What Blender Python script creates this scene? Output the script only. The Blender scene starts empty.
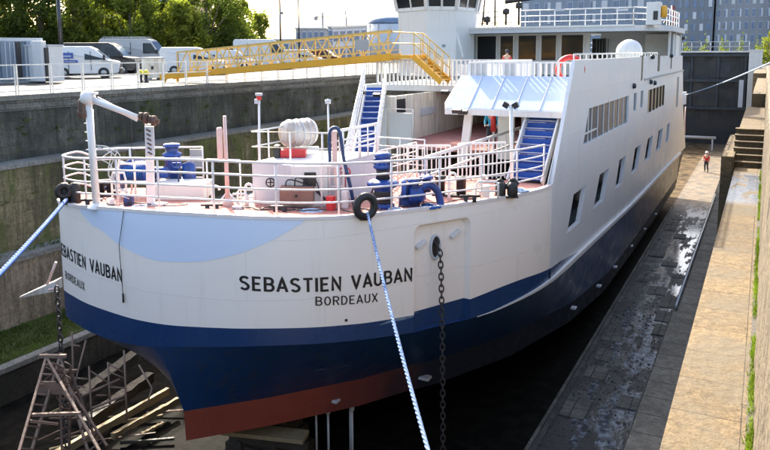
import bpy, math, random
import numpy as np
from mathutils import Vector, Matrix
R = math.radians
sc = bpy.context.scene
col = sc.collection
rnd = random.Random(7)

# ------------------------------------------------------------------ camera (eye at the origin, dock axis along +Y)
F, CX, CY, VX, VY, ROLL = 720.0, 385.0, 150.0, 766.0, 51.0, -0.005
def cam_axes():
    v = np.array([(VX-CX)/F, (CY-VY)/F, -1.0]); v /= np.linalg.norm(v)
    sr = math.sin(ROLL); a, b = v[1], v[2]; k = -sr*v[0]; rr = 1-sr*sr; n = a*a+b*b
    c0 = np.array([a, b])*k/n; d = np.array([-b, a])/math.sqrt(n); t = math.sqrt(rr-k*k/n)
    bc = c0+d*t
    if bc[0] < 0: bc = c0-d*t
    u = np.array([sr, bc[0], bc[1]]); u /= np.linalg.norm(u)
    return np.stack([np.cross(v, u), v, u])
M = cam_axes()
def A(px, py, X=None, Y=None, Z=None, d=None):
    """a point of the place seen at pixel (px, py) of the photo, on a plane or at a depth"""
    r = M @ np.array([(px-CX)/F, (CY-py)/F, -1.0])
    if X is not None: t = X/r[0]
    elif Y is not None: t = Y/r[1]
    elif Z is not None: t = Z/r[2]
    else: t = d
    return Vector([float(q) for q in r*t])
cam = bpy.data.cameras.new('camera'); co = bpy.data.objects.new('camera', cam); col.objects.link(co)
m4 = Matrix.Identity(4)
for i in range(3):
    for j in range(3): m4[i][j] = float(M[i][j])
co.matrix_world = m4
cam.sensor_width = 36; cam.sensor_fit = 'HORIZONTAL'; cam.lens = 36*F/770
cam.shift_y = -(225-CY)/770; cam.shift_x = 0
cam.clip_start = 0.05; cam.clip_end = 3000
sc.camera = co

# ------------------------------------------------------------------ light
SUN = Vector((1.03, -1.02, -1.0)).normalized()       # the way the light travels
w = bpy.data.worlds.new('World'); sc.world = w; w.use_nodes = True
nt = w.node_tree; bg = nt.nodes['Background']
sky = nt.nodes.new('ShaderNodeTexSky'); sky.sky_type = 'NISHITA'; sky.sun_disc = False
sky.sun_elevation = math.asin(-SUN.z)
sky.sun_rotation = math.atan2(-SUN.x, -SUN.y)
sky.air_density = 1.0; sky.dust_density = 4.5; sky.ozone_density = 0.3
nt.links.new(sky.outputs[0], bg.inputs[0]); bg.inputs[1].default_value = 0.125
sl = bpy.data.lights.new('sun', 'SUN'); sl.energy = 3.1; sl.angle = R(0.6); sl.color = (1.0, 0.92, 0.78)
so = bpy.data.objects.new('sun', sl); col.objects.link(so)
so.rotation_euler = SUN.to_track_quat('-Z', 'Y').to_euler()
sc.view_settings.view_transform = 'Standard'; sc.view_settings.look = 'None'
sc.view_settings.exposure = 2.25; sc.view_settings.gamma = 1.0
sc.view_settings.use_curve_mapping = False

# ------------------------------------------------------------------ materials
def nodes(name):
    m = bpy.data.materials.new(name); m.use_nodes = True
    t = m.node_tree; b = t.nodes['Principled BSDF']
    return m, t, b
def N(t, typ, **kw):
    n = t.nodes.new(typ)
    for k, v in kw.items(): setattr(n, k, v)
    return n
def mix(t, fac, a, b, mode='MIX'):
    n = N(t, 'ShaderNodeMix', data_type='RGBA', blend_type=mode)
    for s, v in ((0, fac), (6, a), (7, b)):
        if hasattr(v, 'links') or isinstance(v, bpy.types.NodeSocket): t.links.new(v, n.inputs[s])
        elif s == 0: n.inputs[0].default_value = v
        else: n.inputs[s].default_value = (*v, 1) if len(v) == 3 else v
    return n.outputs[2]
def ramp(t, val, a, b, c0=(0, 0, 0), c1=(1, 1, 1)):
    n = N(t, 'ShaderNodeValToRGB'); e = n.color_ramp.elements
    e[0].position = a; e[1].position = b; e[0].color = (*c0, 1); e[1].color = (*c1, 1)
    t.links.new(val, n.inputs[0]); return n.outputs[0]
def coords(t, scale=(1, 1, 1), swap=None):
    g = N(t, 'ShaderNodeNewGeometry'); out = g.outputs['Position']
    if swap:
        s = N(t, 'ShaderNodeSeparateXYZ'); c = N(t, 'ShaderNodeCombineXYZ'); t.links.new(out, s.inputs[0])
        for i, ax in enumerate(swap):
            t.links.new(s.outputs['XYZ'.index(ax)], c.inputs[i])
        out = c.outputs[0]
    mp = N(t, 'ShaderNodeMapping'); mp.inputs['Scale'].default_value = scale
    t.links.new(out, mp.inputs[0]); return mp.outputs[0]
def noise(t, scale, detail=5, vec=None, rough=.6):
    n = N(t, 'ShaderNodeTexNoise'); n.inputs['Scale'].default_value = scale
    n.inputs['Detail'].default_value = detail; n.inputs['Roughness'].default_value = rough
    t.links.new(vec if vec else coords(t), n.inputs['Vector']); return n.outputs[0]
def bumpn(t, b, h, strength, dist=.02):
    n = N(t, 'ShaderNodeBump'); n.inputs['Strength'].default_value = strength; n.inputs['Distance'].default_value = dist
    t.links.new(h, n.inputs['Height']); t.links.new(n.outputs[0], b.inputs['Normal'])
def scl(c, k): return tuple(min(1, x*k) for x in c)
def paint(name, c, rough=.4, var=.12, vs=1.5, streak=None, samt=.3, metal=0.0, bump=.0, bs=3., spec=.5, slo=.55, shi=.75):
    m, t, b = nodes(name)
    o = mix(t, noise(t, vs, 6), scl(c, 1-var), scl(c, 1+var))
    if streak:
        s1 = ramp(t, noise(t, 2.2, 6, coords(t, (2.2, 2.2, .22))), slo, shi)
        f = N(t, 'ShaderNodeMath', operation='MULTIPLY'); t.links.new(s1, f.inputs[0]); f.inputs[1].default_value = samt
        o = mix(t, f.outputs[0], o, streak)
    t.links.new(o, b.inputs['Base Color'])
    b.inputs['Metallic'].default_value = metal; b.inputs['Specular IOR Level'].default_value = spec
    rr = ramp(t, noise(t, vs*2.3, 5), .3, .7, (rough*.75,)*3, (min(1, rough*1.3),)*3)
    t.links.new(rr, b.inputs['Roughness'])
    if bump: bumpn(t, b, noise(t, bs, 3), bump, .03)
    return m
def stone(name, c1, c2, mortar, bw=.9, bh=.35, swap='YZX', stain=(.02, .02, .015), samt=.6, slo=.45, shi=.62, moss=None, mlo=.5, mhi=.62,
          bump=.5, rough=.85, msize=.012, offs=.5, big=.35, spec=.3, fine=(1, 1, 1), warp=.06, bb=.8, extra=None, streaks=0):
    m, t, b = nodes(name)
    v = coords(t, (1, 1, 1), swap)
    # uneven courses: warp the coordinates a little
    wn = N(t, 'ShaderNodeTexNoise'); wn.inputs['Scale'].default_value = 1.3; t.links.new(v, wn.inputs['Vector'])
    va = N(t, 'ShaderNodeVectorMath', operation='MULTIPLY_ADD'); t.links.new(wn.outputs['Color'], va.inputs[0])
    va.inputs[1].default_value = (warp, warp*.6, 0); t.links.new(v, va.inputs[2])
    br = N(t, 'ShaderNodeTexBrick'); t.links.new(va.outputs[0], br.inputs['Vector'])
    br.inputs['Scale'].default_value = 1; br.inputs['Brick Width'].default_value = bw; br.inputs['Row Height'].default_value = bh
    br.inputs['Mortar Size'].default_value = msize; br.inputs['Mortar Smooth'].default_value = .4; br.offset = offs
    br.inputs['Color1'].default_value = (*c1, 1); br.inputs['Color2'].default_value = (*c2, 1); br.inputs['Mortar'].default_value = (*mortar, 1)
    br.inputs['Bias'].default_value = 0
    o = mix(t, ramp(t, noise(t, 9, 8, coords(t, fine)), .3, .72), scl((1, 1, 1), 1), (.45, .45, .45))
    o = mix(t, 1.0, br.outputs['Color'], o, 'MULTIPLY')
    o = mix(t, 1.0, o, mix(t, ramp(t, noise(t, 38, 6), .36, .56), (.62, .60, .56), (1.05, 1.05, 1.05)), 'MULTIPLY')
    cr = N(t, 'ShaderNodeTexVoronoi', feature='DISTANCE_TO_EDGE'); cr.inputs['Scale'].default_value = 1.4; wv = N(t, 'ShaderNodeVectorMath', operation='MULTIPLY_ADD'); wn2 = N(t, 'ShaderNodeTexNoise'); wn2.inputs['Scale'].default_value = 4; wn2.inputs['Detail'].default_value = 6; t.links.new(coords(t), wn2.inputs['Vector']); t.links.new(wn2.outputs['Color'], wv.inputs[0]); wv.inputs[1].default_value = (.5, .5, .5); t.links.new(coords(t), wv.inputs[2]); t.links.new(wv.outputs[0], cr.inputs['Vector'])
    cm = ramp(t, cr.outputs['Distance'], 0.0, .012, (1, 1, 1), (0, 0, 0)); cg = N(t, 'ShaderNodeMath', operation='MULTIPLY'); t.links.new(cm, cg.inputs[0]); t.links.new(ramp(t, noise(t, .9, 4), .52, .6), cg.inputs[1])
    o = mix(t, cg.outputs[0], o, mix(t, 1.0, o, (.35, .33, .3), 'MULTIPLY'))
    f = N(t, 'ShaderNodeMath', operation='MULTIPLY')
    t.links.new(ramp(t, noise(t, big, 9, coords(t, (1, 1, .8)), .68), slo, shi), f.inputs[0]); f.inputs[1].default_value = samt
    o = mix(t, f.outputs[0], o, stain)
    if streaks:
        o = mix(t, ramp(t, noise(t, 1.6, 8, coords(t, (3, 3, .25)), .7), .42, .62, (0, 0, 0), (streaks,)*3), o, stain)
    if moss:
        mm = ramp(t, noise(t, 1.1, 10, coords(t, (1, 1, .55)), .75), mlo, mhi)
        o = mix(t, mm, o, moss)
    b.inputs['Roughness'].default_value = rough; b.inputs['Specular IOR Level'].default_value = spec
    if extra: o = extra(t, b, o)
    t.links.new(o, b.inputs['Base Color'])
    h = mix(t, .5, br.outputs['Fac'], noise(t, 7, 8), 'SUBTRACT')
    hh = N(t, 'ShaderNodeMath', operation='MULTIPLY_ADD'); t.links.new(br.outputs['Fac'], hh.inputs[0]); hh.inputs[1].default_value = -bb
    t.links.new(noise(t, 6, 9), hh.inputs[2]); bumpn(t, b, hh.outputs[0], bump, .05)
    return m
def leafmat(name, c, tr=.45):
    m = bpy.data.materials.new(name); m.use_nodes = True; t = m.node_tree; t.nodes.clear()
    o = N(t, 'ShaderNodeOutputMaterial'); d = N(t, 'ShaderNodeBsdfDiffuse'); s = N(t, 'ShaderNodeBsdfTranslucent')
    a = N(t, 'ShaderNodeMixShader'); a.inputs[0].default_value = tr
    cc = mix(t, ramp(t, noise(t, .9, 4), .35, .65), scl(c, .55), scl(c, 1.5))
    t.links.new(cc, d.inputs[0])
    c2 = mix(t, 1.0, cc, (1.15, 1.3, .6), 'MULTIPLY'); t.links.new(c2, s.inputs[0])
    t.links.new(d.outputs[0], a.inputs[1]); t.links.new(s.outputs[0], a.inputs[2]); t.links.new(a.outputs[0], o.inputs[0])
    return m
def glass(name, c=(.02, .025, .03), rough=.06):
    m, t, b = nodes(name)
    t.links.new(mix(t, noise(t, .8, 3), scl(c, .6), scl(c, 1.6)), b.inputs['Base Color'])
    b.inputs['Roughness'].default_value = rough; b.inputs['Specular IOR Level'].default_value = .8
    return m

WHITE = (.64, .635, .62)
MT_CAN = (.40, .48, .62)
MT = {}
def welds(m, swap, bw, bh, amt=.35):
    t = m.node_tree; b = t.nodes['Principled BSDF']; src = b.inputs['Base Color'].links[0].from_socket
    br = N(t, 'ShaderNodeTexBrick'); t.links.new(coords(t, (1, 1, 1), swap), br.inputs['Vector']); br.inputs['Scale'].default_value = 1; br.inputs['Brick Width'].default_value = bw; br.inputs['Row Height'].default_value = bh
    br.inputs['Mortar Size'].default_value = .012; br.inputs['Mortar Smooth'].default_value = 1
    f = N(t, 'ShaderNodeMath', operation='MULTIPLY'); t.links.new(br.outputs['Fac'], f.inputs[0]); f.inputs[1].default_value = amt
    t.links.new(mix(t, f.outputs[0], src, mix(t, 1.0, src, (.6, .58, .56), 'MULTIPLY')), b.inputs['Base Color'])
    # thin rust runs
    s1 = ramp(t, noise(t, 3, 7, coords(t, (5, 5, .18)), .6), .66, .76); s2 = ramp(t, noise(t, .6, 3), .5, .65)
    g = N(t, 'ShaderNodeMath', operation='MULTIPLY'); t.links.new(s1, g.inputs[0]); t.links.new(s2, g.inputs[1]); h = N(t, 'ShaderNodeMath', operation='MULTIPLY'); t.links.new(g.outputs[0], h.inputs[0]); h.inputs[1].default_value = .45
    t.links.new(mix(t, h.outputs[0], b.inputs['Base Color'].links[0].from_socket, (.36, .22, .12)), b.inputs['Base Color'])
    bp = N(t, 'ShaderNodeBump'); bp.inputs['Strength'].default_value = .35; bp.inputs['Distance'].default_value = .01; t.links.new(br.outputs['Fac'], bp.inputs['Height'])
    if b.inputs['Normal'].links: t.links.new(b.inputs['Normal'].links[0].from_socket, bp.inputs['Normal'])
    t.links.new(bp.outputs[0], b.inputs['Normal'])
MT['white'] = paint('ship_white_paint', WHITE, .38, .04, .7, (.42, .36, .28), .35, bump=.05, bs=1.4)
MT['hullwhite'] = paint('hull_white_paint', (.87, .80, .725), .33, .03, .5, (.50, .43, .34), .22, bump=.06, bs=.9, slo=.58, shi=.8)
MT['shadedwhite'] = paint('side_shaded_white', (.63, .635, .64), .36, .05, .5, (.45, .37, .28), .3, bump=.10, bs=.8)  # same white as the bow, greyed for the shaded starboard side
welds(MT['hullwhite'], 'XZY', 2.6, 1.25, .22); welds(MT['shadedwhite'], 'YZX', 3.1, 1.15, .3)
MT['dirtywhite'] = paint('stained_white_paint', (.74, .70, .60), .5, .12, .9, (.36, .29, .19), .6, bump=.15, bs=2, slo=.42, shi=.62)
MT['canopy'] = paint('canopy_white_in_shade', MT_CAN, .75, .05, 2, spec=.08)  # white canopy tinted blue, its sky-lit shade put into the colour
MT['railwhite'] = paint('rail_white_paint', (.72, .71, .69), .4, .05, 2, (.5, .3, .2), .3)
MT['railpink'] = paint('rail_pinkish_paint', (.70, .645, .63), .45, .12, 2, (.55, .30, .25), .4)
MT['pale'] = paint('pale_blue', (.64, .73, .88), .36, .03, .4, bump=.04, bs=.9)
MT['navy'] = paint('navy_paint', (.012, .042, .125), .3, .15, .8, (.035, .06, .11), .4, bump=.05, bs=1.2)
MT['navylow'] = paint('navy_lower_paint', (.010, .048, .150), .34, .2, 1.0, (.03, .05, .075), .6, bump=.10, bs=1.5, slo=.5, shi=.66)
def scratches(m):
    t = m.node_tree; b = t.nodes['Principled BSDF']; src = b.inputs['Base Color'].links[0].from_socket
    s1 = ramp(t, noise(t, 1.0, 3, coords(t, (.35, .35, 9)), .5), .685, .70); s2 = ramp(t, noise(t, .8, 4), .50, .56)
    g = N(t, 'ShaderNodeMath', operation='MULTIPLY'); t.links.new(s1, g.inputs[0]); t.links.new(s2, g.inputs[1])
    t.links.new(mix(t, g.outputs[0], src, (.16, .24, .32)), b.inputs['Base Color'])
def aft_rust_reflection(m):  # rust, plus brown reflections of the lit floor painted into the aft hull
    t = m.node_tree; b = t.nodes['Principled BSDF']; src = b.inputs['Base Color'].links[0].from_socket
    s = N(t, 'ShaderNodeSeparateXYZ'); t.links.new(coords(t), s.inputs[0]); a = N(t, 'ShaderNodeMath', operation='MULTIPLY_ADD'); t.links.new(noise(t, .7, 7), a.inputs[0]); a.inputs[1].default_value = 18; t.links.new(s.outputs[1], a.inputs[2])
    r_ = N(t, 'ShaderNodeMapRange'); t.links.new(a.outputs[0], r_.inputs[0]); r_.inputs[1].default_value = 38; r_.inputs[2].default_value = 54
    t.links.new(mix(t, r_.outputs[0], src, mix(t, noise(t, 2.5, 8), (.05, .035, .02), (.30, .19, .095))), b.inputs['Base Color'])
aft_rust_reflection(MT['navylow']); scratches(MT['navylow']); scratches(MT['navy'])
MT['red'] = paint('red_antifouling_paint', (.22, .042, .024), .55, .18, 1.5, (.10, .03, .02), .6, bump=.15, bs=3)
def redfade(m):  # further aft the shade under the hull is painted over the red
    t = m.node_tree; b = t.nodes['Principled BSDF']; src = b.inputs['Base Color'].links[0].from_socket
    s = N(t, 'ShaderNodeSeparateXYZ'); t.links.new(coords(t), s.inputs[0]); a = N(t, 'ShaderNodeMath', operation='MULTIPLY_ADD'); t.links.new(noise(t, 1.2, 6), a.inputs[0]); a.inputs[1].default_value = 2.5; t.links.new(s.outputs[1], a.inputs[2])
    r_ = N(t, 'ShaderNodeMapRange'); t.links.new(a.outputs[0], r_.inputs[0]); r_.inputs[1].default_value = 14.6; r_.inputs[2].default_value = 17.6
    t.links.new(mix(t, r_.outputs[0], src, (.010, .014, .024)), b.inputs['Base Color'])
redfade(MT['red'])
MT['bottom'] = paint('fouled_bottom_paint', (.045, .04, .035), .6, .3, 1.2, (.10, .055, .03), .8, bump=.2, bs=3)
MT['deck'] = paint('red_deck_paint', (.40, .185, .16), .8, .3, 1.6, (.52, .40, .36), .6, bump=.05, bs=5, spec=.15)
MT['upperdeck'] = paint('grey_deck_paint', (.13, .16, .155), .6, .1, 2)
MT['blue'] = paint('machine_blue_paint', (.011, .055, .27), .4, .3, 6, (.03, .03, .04), .7, bump=.1, bs=12, slo=.46, shi=.62)
MT['stairblue'] = paint('stair_blue_paint', (.02, .085, .36), .5, .2, 3)
MT['black'] = paint('black_rubber', (.015, .015, .016), .55, .3, 5)
MT['blacksteel'] = paint('black_paint', (.02, .02, .022), .45, .3, 4)
MT['grey'] = paint('grey_paint', (.28, .29, .30), .5, .12, 3, (.15, .12, .09), .4)
MT['lgrey'] = paint('light_grey_paint', (.50, .52, .55), .45, .08, 2, (.3, .26, .2), .3)
MT['bluegrey'] = paint('blue_grey_paint', (.19, .24, .30), .5, .12, 2, (.15, .13, .12), .4)
MT['brown'] = paint('brown_box_paint', (.24, .12, .09), .6, .2, 3)
MT['redp'] = paint('bright_red_paint', (.55, .03, .03), .4, .1, 3)
MT['yellow'] = paint('gangway_yellow_paint', (.66, .33, .018), .45, .12, 1.5, (.40, .22, .06), .5)
MT['paleyellow'] = paint('gangway_rail_paint', (.55, .37, .10), .45, .12, 1.5, (.45, .30, .1), .4)
MT['galv'] = paint('galvanised_steel', (.50, .51, .52), .4, .12, 4, (.3, .25, .2), .3, metal=.4)
MT['rust'] = paint('rusty_iron', (.10, .06, .045), .8, .4, 5, (.25, .18, .13), .6, bump=.3, bs=20)
MT['rustlight'] = paint('worn_rusty_iron', (.17, .115, .085), .75, .4, 5, (.12, .07, .05), .6, bump=.3, bs=20)
MT['chain'] = paint('chain_iron', (.035, .03, .028), .6, .4, 12, (.12, .07, .04), .5)
MT['wood'] = paint('weathered_timber', (.26, .20, .11), .8, .3, 4, (.12, .10, .06), .6, bump=.3, bs=12)
MT['darkwood'] = paint('soaked_timber', (.05, .042, .03), .7, .4, 4, (.03, .03, .02), .6, bump=.3, bs=12)
MT['ropeblue'] = paint('blue_rope_fibre', (.015, .085, .30), .85, .35, 18)
MT['ropewhite'] = paint('white_rope_fibre', (.40, .52, .66), .85, .3, 18)
MT['glass'] = glass('dark_glass', (.012, .015, .018), .08); MT['glass'].node_tree.nodes['Principled BSDF'].inputs['Specular IOR Level'].default_value = .35; MT['tanreflection'] = glass('tan_painted_reflection', (.28, .21, .13), .3)  # the tan of the panes is a reflection put into their colour
MT['greyglass'] = glass('grey_window_glass', (.055, .075, .10), .2); MT['greyglass'].node_tree.nodes['Principled BSDF'].inputs['Specular IOR Level'].default_value = .1
MT['letter'] = paint('black_lettering', (.012, .012, .014), .45, .1, 4)
MT['tan'] = paint('pole_pinkish', (.68, .47, .42), .5, .15, 3)
MT['raft'] = paint('raft_shell', (.52, .49, .45), .5, .1, 4, (.30, .22, .16), .7, slo=.45, shi=.6)
MT['hivis'] = paint('hi_vis_cloth', (.55, .80, .03), .8, .1, 5)
MT['skin'] = paint('skin', (.50, .30, .21), .6, .05, 5)
MT['teal'] = paint('teal_cloth', (.02, .28, .42), .8, .1, 5)
MT['darkcloth'] = paint('dark_cloth', (.03, .035, .05), .85, .2, 5)
MT['helmet'] = paint('helmet_white', (.75, .75, .72), .35, .03, 5)
MT['vanwhite'] = paint('van_white_paint', (.58, .585, .59), .25, .03, 1)
MT['vangrey'] = paint('van_grey_paint', (.40, .40, .40), .28, .05, 1)
MT['vandark'] = paint('van_dark_paint', (.02, .022, .028), .25, .1, 1)
MT['signblue'] = paint('sign_blue', (.02, .07, .32), .4, .05, 2)
MT['maroon'] = paint('maroon_paint', (.14, .03, .025), .4, .1, 1)
MT['rim'] = paint('wheel_rim', (.35, .36, .37), .35, .1, 5, metal=.5)
MT['wood2'] = MT['wood']

def ledge_extra(t, b, o):
    s = N(t, 'ShaderNodeSeparateXYZ'); t.links.new(coords(t), s.inputs[0])
    def rng(src, a, c, lo=0, hi=1):
        m = N(t, 'ShaderNodeMapRange'); t.links.new(src, m.inputs[0]); m.inputs[1].default_value = a; m.inputs[2].default_value = c; m.inputs[3].default_value = lo; m.inputs[4].default_value = hi; return m.outputs[0]
    def mul(a, c):
        m = N(t, 'ShaderNodeMath', operation='MULTIPLY', use_clamp=True); t.links.new(a, m.inputs[0]); t.links.new(c, m.inputs[1]); return m.outputs[0]
    # ship's shade painted as a dark outer edge, blacker further off
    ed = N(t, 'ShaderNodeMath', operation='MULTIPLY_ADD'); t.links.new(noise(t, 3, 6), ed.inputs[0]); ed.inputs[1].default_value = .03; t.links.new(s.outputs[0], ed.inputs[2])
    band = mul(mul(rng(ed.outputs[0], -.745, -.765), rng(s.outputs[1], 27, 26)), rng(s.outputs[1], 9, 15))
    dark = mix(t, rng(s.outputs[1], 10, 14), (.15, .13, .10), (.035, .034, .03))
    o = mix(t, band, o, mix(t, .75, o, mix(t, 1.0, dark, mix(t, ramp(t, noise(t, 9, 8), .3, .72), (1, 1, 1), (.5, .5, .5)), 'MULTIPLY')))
    # standing water before the steps
    wet = mul(mul(rng(s.outputs[1], 21.6, 22.6), rng(s.outputs[1], 27.8, 27.0)), ramp(t, noise(t, 1.7, 9, coords(t, (1.4, .5, 1)), .7), .43, .47))
    o = mix(t, wet, o, (.10, .11, .13))
    rg = mix(t, wet, (.85,)*3, (.08,)*3); t.links.new(rg, b.inputs['Roughness'])
    return o
MT['wall_up'] = stone('dark_quay_masonry', (.20, .20, .18), (.16, .165, .145), (.13, .13, .118), .75, .30, bb=.08, stain=(.030, .032, .027), samt=.85, slo=.38, shi=.58, streaks=.8, moss=(.06, .075, .025), mlo=.54, mhi=.70, bump=.9)
MT['wall_cop'] = stone('grey_coping_masonry', (.26, .26, .24), (.17, .17, .16), (.06, .06, .05), .8, .22, stain=(.05, .05, .045), samt=.5, bump=.7)
MT['wall_mid'] = stone('mossy_wall', (.34, .29, .17), (.26, .225, .13), (.20, .175, .105), .9, .4, bb=.05, streaks=.7, stain=(.035, .032, .02), samt=.8, slo=.42, shi=.62, moss=(.085, .10, .03), mlo=.48, mhi=.58, bump=1.0)
MT['wall_low'] = stone('brown_altar_wall', (.42, .345, .25), (.37, .305, .22), (.25, .205, .155), 1.6, .8, bb=.3, streaks=.6, stain=(.055, .048, .035), samt=.6, bump=.5)
MT['lip'] = stone('pale_altar_lip', (.30, .30, .28), (.25, .25, .235), (.1, .1, .09), 1.4, .6, bb=.3, swap='YXZ', stain=(.10, .10, .085), samt=.5, bump=.5)
MT['ledge'] = stone('sunlit_altar_stone', (.225, .162, .085), (.15, .108, .058), (.05, .036, .02), .97, .83, swap='YXZ', stain=(.10, .085, .06), samt=.85, slo=.43, shi=.62, bump=.55, big=.8, msize=.008, warp=.015, extra=ledge_extra)
MT['coping'] = stone('rough_coping_stone', (.18, .145, .10), (.125, .10, .072), (.035, .028, .02), .62, .9, swap='YXZ', stain=(.13, .105, .07), samt=.7, slo=.42, shi=.66, bump=1.2, big=2.2, msize=.02)
MT['rwall'] = stone('tan_dock_wall', (.24, .18, .10), (.18, .135, .08), (.09, .07, .04), .9, .42, swap='YZX', stain=(.07, .055, .035), samt=.6, bump=.9)
MT['quay'] = stone('pale_quay_paving', (.115, .107, .094), (.10, .093, .082), (.07, .064, .056), 3.2, 2.4, swap='YXZ', stain=(.08, .075, .066), samt=.5, bump=.1, big=.2)

def floormat():
    m, t, b = nodes('wet_dock_floor')
    v = coords(t, (1, 1, 1), 'YXZ')
    br = N(t, 'ShaderNodeTexBrick'); t.links.new(v, br.inputs['Vector']); br.inputs['Scale'].default_value = 1
    br.inputs['Brick Width'].default_value = 1.5; br.inputs['Row Height'].default_value = .8; br.inputs['Mortar Size'].default_value = .018
    br.inputs['Color1'].default_value = (.12, .115, .10, 1); br.inputs['Color2'].default_value = (.03, .029, .026, 1); br.inputs['Mortar'].default_value = (.008, .008, .007, 1)
    o = mix(t, ramp(t, noise(t, 1.1, 9), .40, .62), br.outputs['Color'], (.025, .024, .022))
    # the far dry end of the floor is paler stone; the trough under the ship is black mud
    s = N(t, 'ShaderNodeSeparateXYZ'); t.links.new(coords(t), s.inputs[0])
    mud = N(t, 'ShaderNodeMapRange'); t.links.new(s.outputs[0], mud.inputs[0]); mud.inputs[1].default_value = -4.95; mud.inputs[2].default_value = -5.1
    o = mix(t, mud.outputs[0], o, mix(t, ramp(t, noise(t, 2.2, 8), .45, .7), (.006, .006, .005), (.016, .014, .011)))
    dry = N(t, 'ShaderNodeMapRange'); t.links.new(s.outputs[1], dry.inputs[0]); dry.inputs[1].default_value = 47; dry.inputs[2].default_value = 54
    dn = N(t, 'ShaderNodeMath', operation='MULTIPLY', use_clamp=True); t.links.new(dry.outputs[0], dn.inputs[0])
    t.links.new(ramp(t, noise(t, .5, 6), .30, .42), dn.inputs[1])
    o = mix(t, dn.outputs[0], o, mix(t, ramp(t, noise(t, 1.5, 9), .35, .65), (.035, .028, .02), (.15, .108, .062)))
    # wet film and mud patches
    wn = noise(t, 1.15, 14, coords(t, (1.5, .32, 1)), .72)
    sxm = N(t, 'ShaderNodeMapRange'); t.links.new(s.outputs[0], sxm.inputs[0]); sxm.inputs[1].default_value = -5.4; sxm.inputs[2].default_value = -4.2
    sxm.inputs[3].default_value = -.3; sxm.inputs[4].default_value = .02
    wa = N(t, 'ShaderNodeMath', operation='ADD'); t.links.new(wn, wa.inputs[0]); t.links.new(sxm.outputs[0], wa.inputs[1])
    wet = ramp(t, wa.outputs[0], .50, .53)
    inv = N(t, 'ShaderNodeMath', operation='SUBTRACT'); inv.inputs[0].default_value = 1; t.links.new(dn.outputs[0], inv.inputs[1])
    wf = N(t, 'ShaderNodeMath', operation='MULTIPLY'); t.links.new(wet, wf.inputs[0]); t.links.new(inv.outputs[0], wf.inputs[1])
    o = mix(t, wf.outputs[0], o, mix(t, ramp(t, noise(t, 4, 9), .45, .62), (.045, .05, .055), (.26, .29, .32)))
    t.links.new(o, b.inputs['Base Color'])
    sm_ = N(t, 'ShaderNodeMapRange'); t.links.new(mud.outputs[0], sm_.inputs[0]); sm_.inputs[3].default_value = .5; sm_.inputs[4].default_value = .03; t.links.new(sm_.outputs[0], b.inputs['Specular IOR Level'])
    rg = mix(t, wf.outputs[0], (.7, .7, .7), (.07, .07, .07)); t.links.new(rg, b.inputs['Roughness'])
    h = N(t, 'ShaderNodeMath', operation='MULTIPLY_ADD'); t.links.new(br.outputs['Fac'], h.inputs[0]); h.inputs[1].default_value = -.6
    t.links.new(noise(t, 5, 8), h.inputs[2])
    bp = N(t, 'ShaderNodeBump'); bp.inputs['Distance'].default_value = .03; t.links.new(h.outputs[0], bp.inputs['Height'])
    st = N(t, 'ShaderNodeMapRange'); t.links.new(wf.outputs[0], st.inputs[0]); st.inputs[3].default_value = .8; st.inputs[4].default_value = .06
    t.links.new(st.outputs[0], bp.inputs['Strength']); t.links.new(bp.outputs[0], b.inputs['Normal'])
    return m
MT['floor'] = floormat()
def watermat(name, c, rough=.05):
    m, t, b = nodes(name); b.inputs['Base Color'].default_value = (*c, 1); b.inputs['Roughness'].default_value = rough
    bumpn(t, b, noise(t, 3, 3), .05, .02); return m
MT['puddle'] = watermat('shallow_water', (.03, .035, .04), .1)
MT['pit'] = watermat('black_pit_water', (.006, .006, .006), .6)
MT['grass'] = leafmat('grass_blade', (.085, .12, .03), .35)
MT['grassbright'] = leafmat('joint_weed_blade', (.11, .15, .025), .4)
MT['leafA'] = leafmat('leaf_olive', (.125, .145, .032)); MT['leafB'] = leafmat('leaf_bright', (.19, .205, .04)); MT['leafC'] = leafmat('leaf_dark', (.065, .085, .024))
MT['bark'] = paint('bark', (.10, .08, .06), .9, .3, 5, bump=.3, bs=15)

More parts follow.
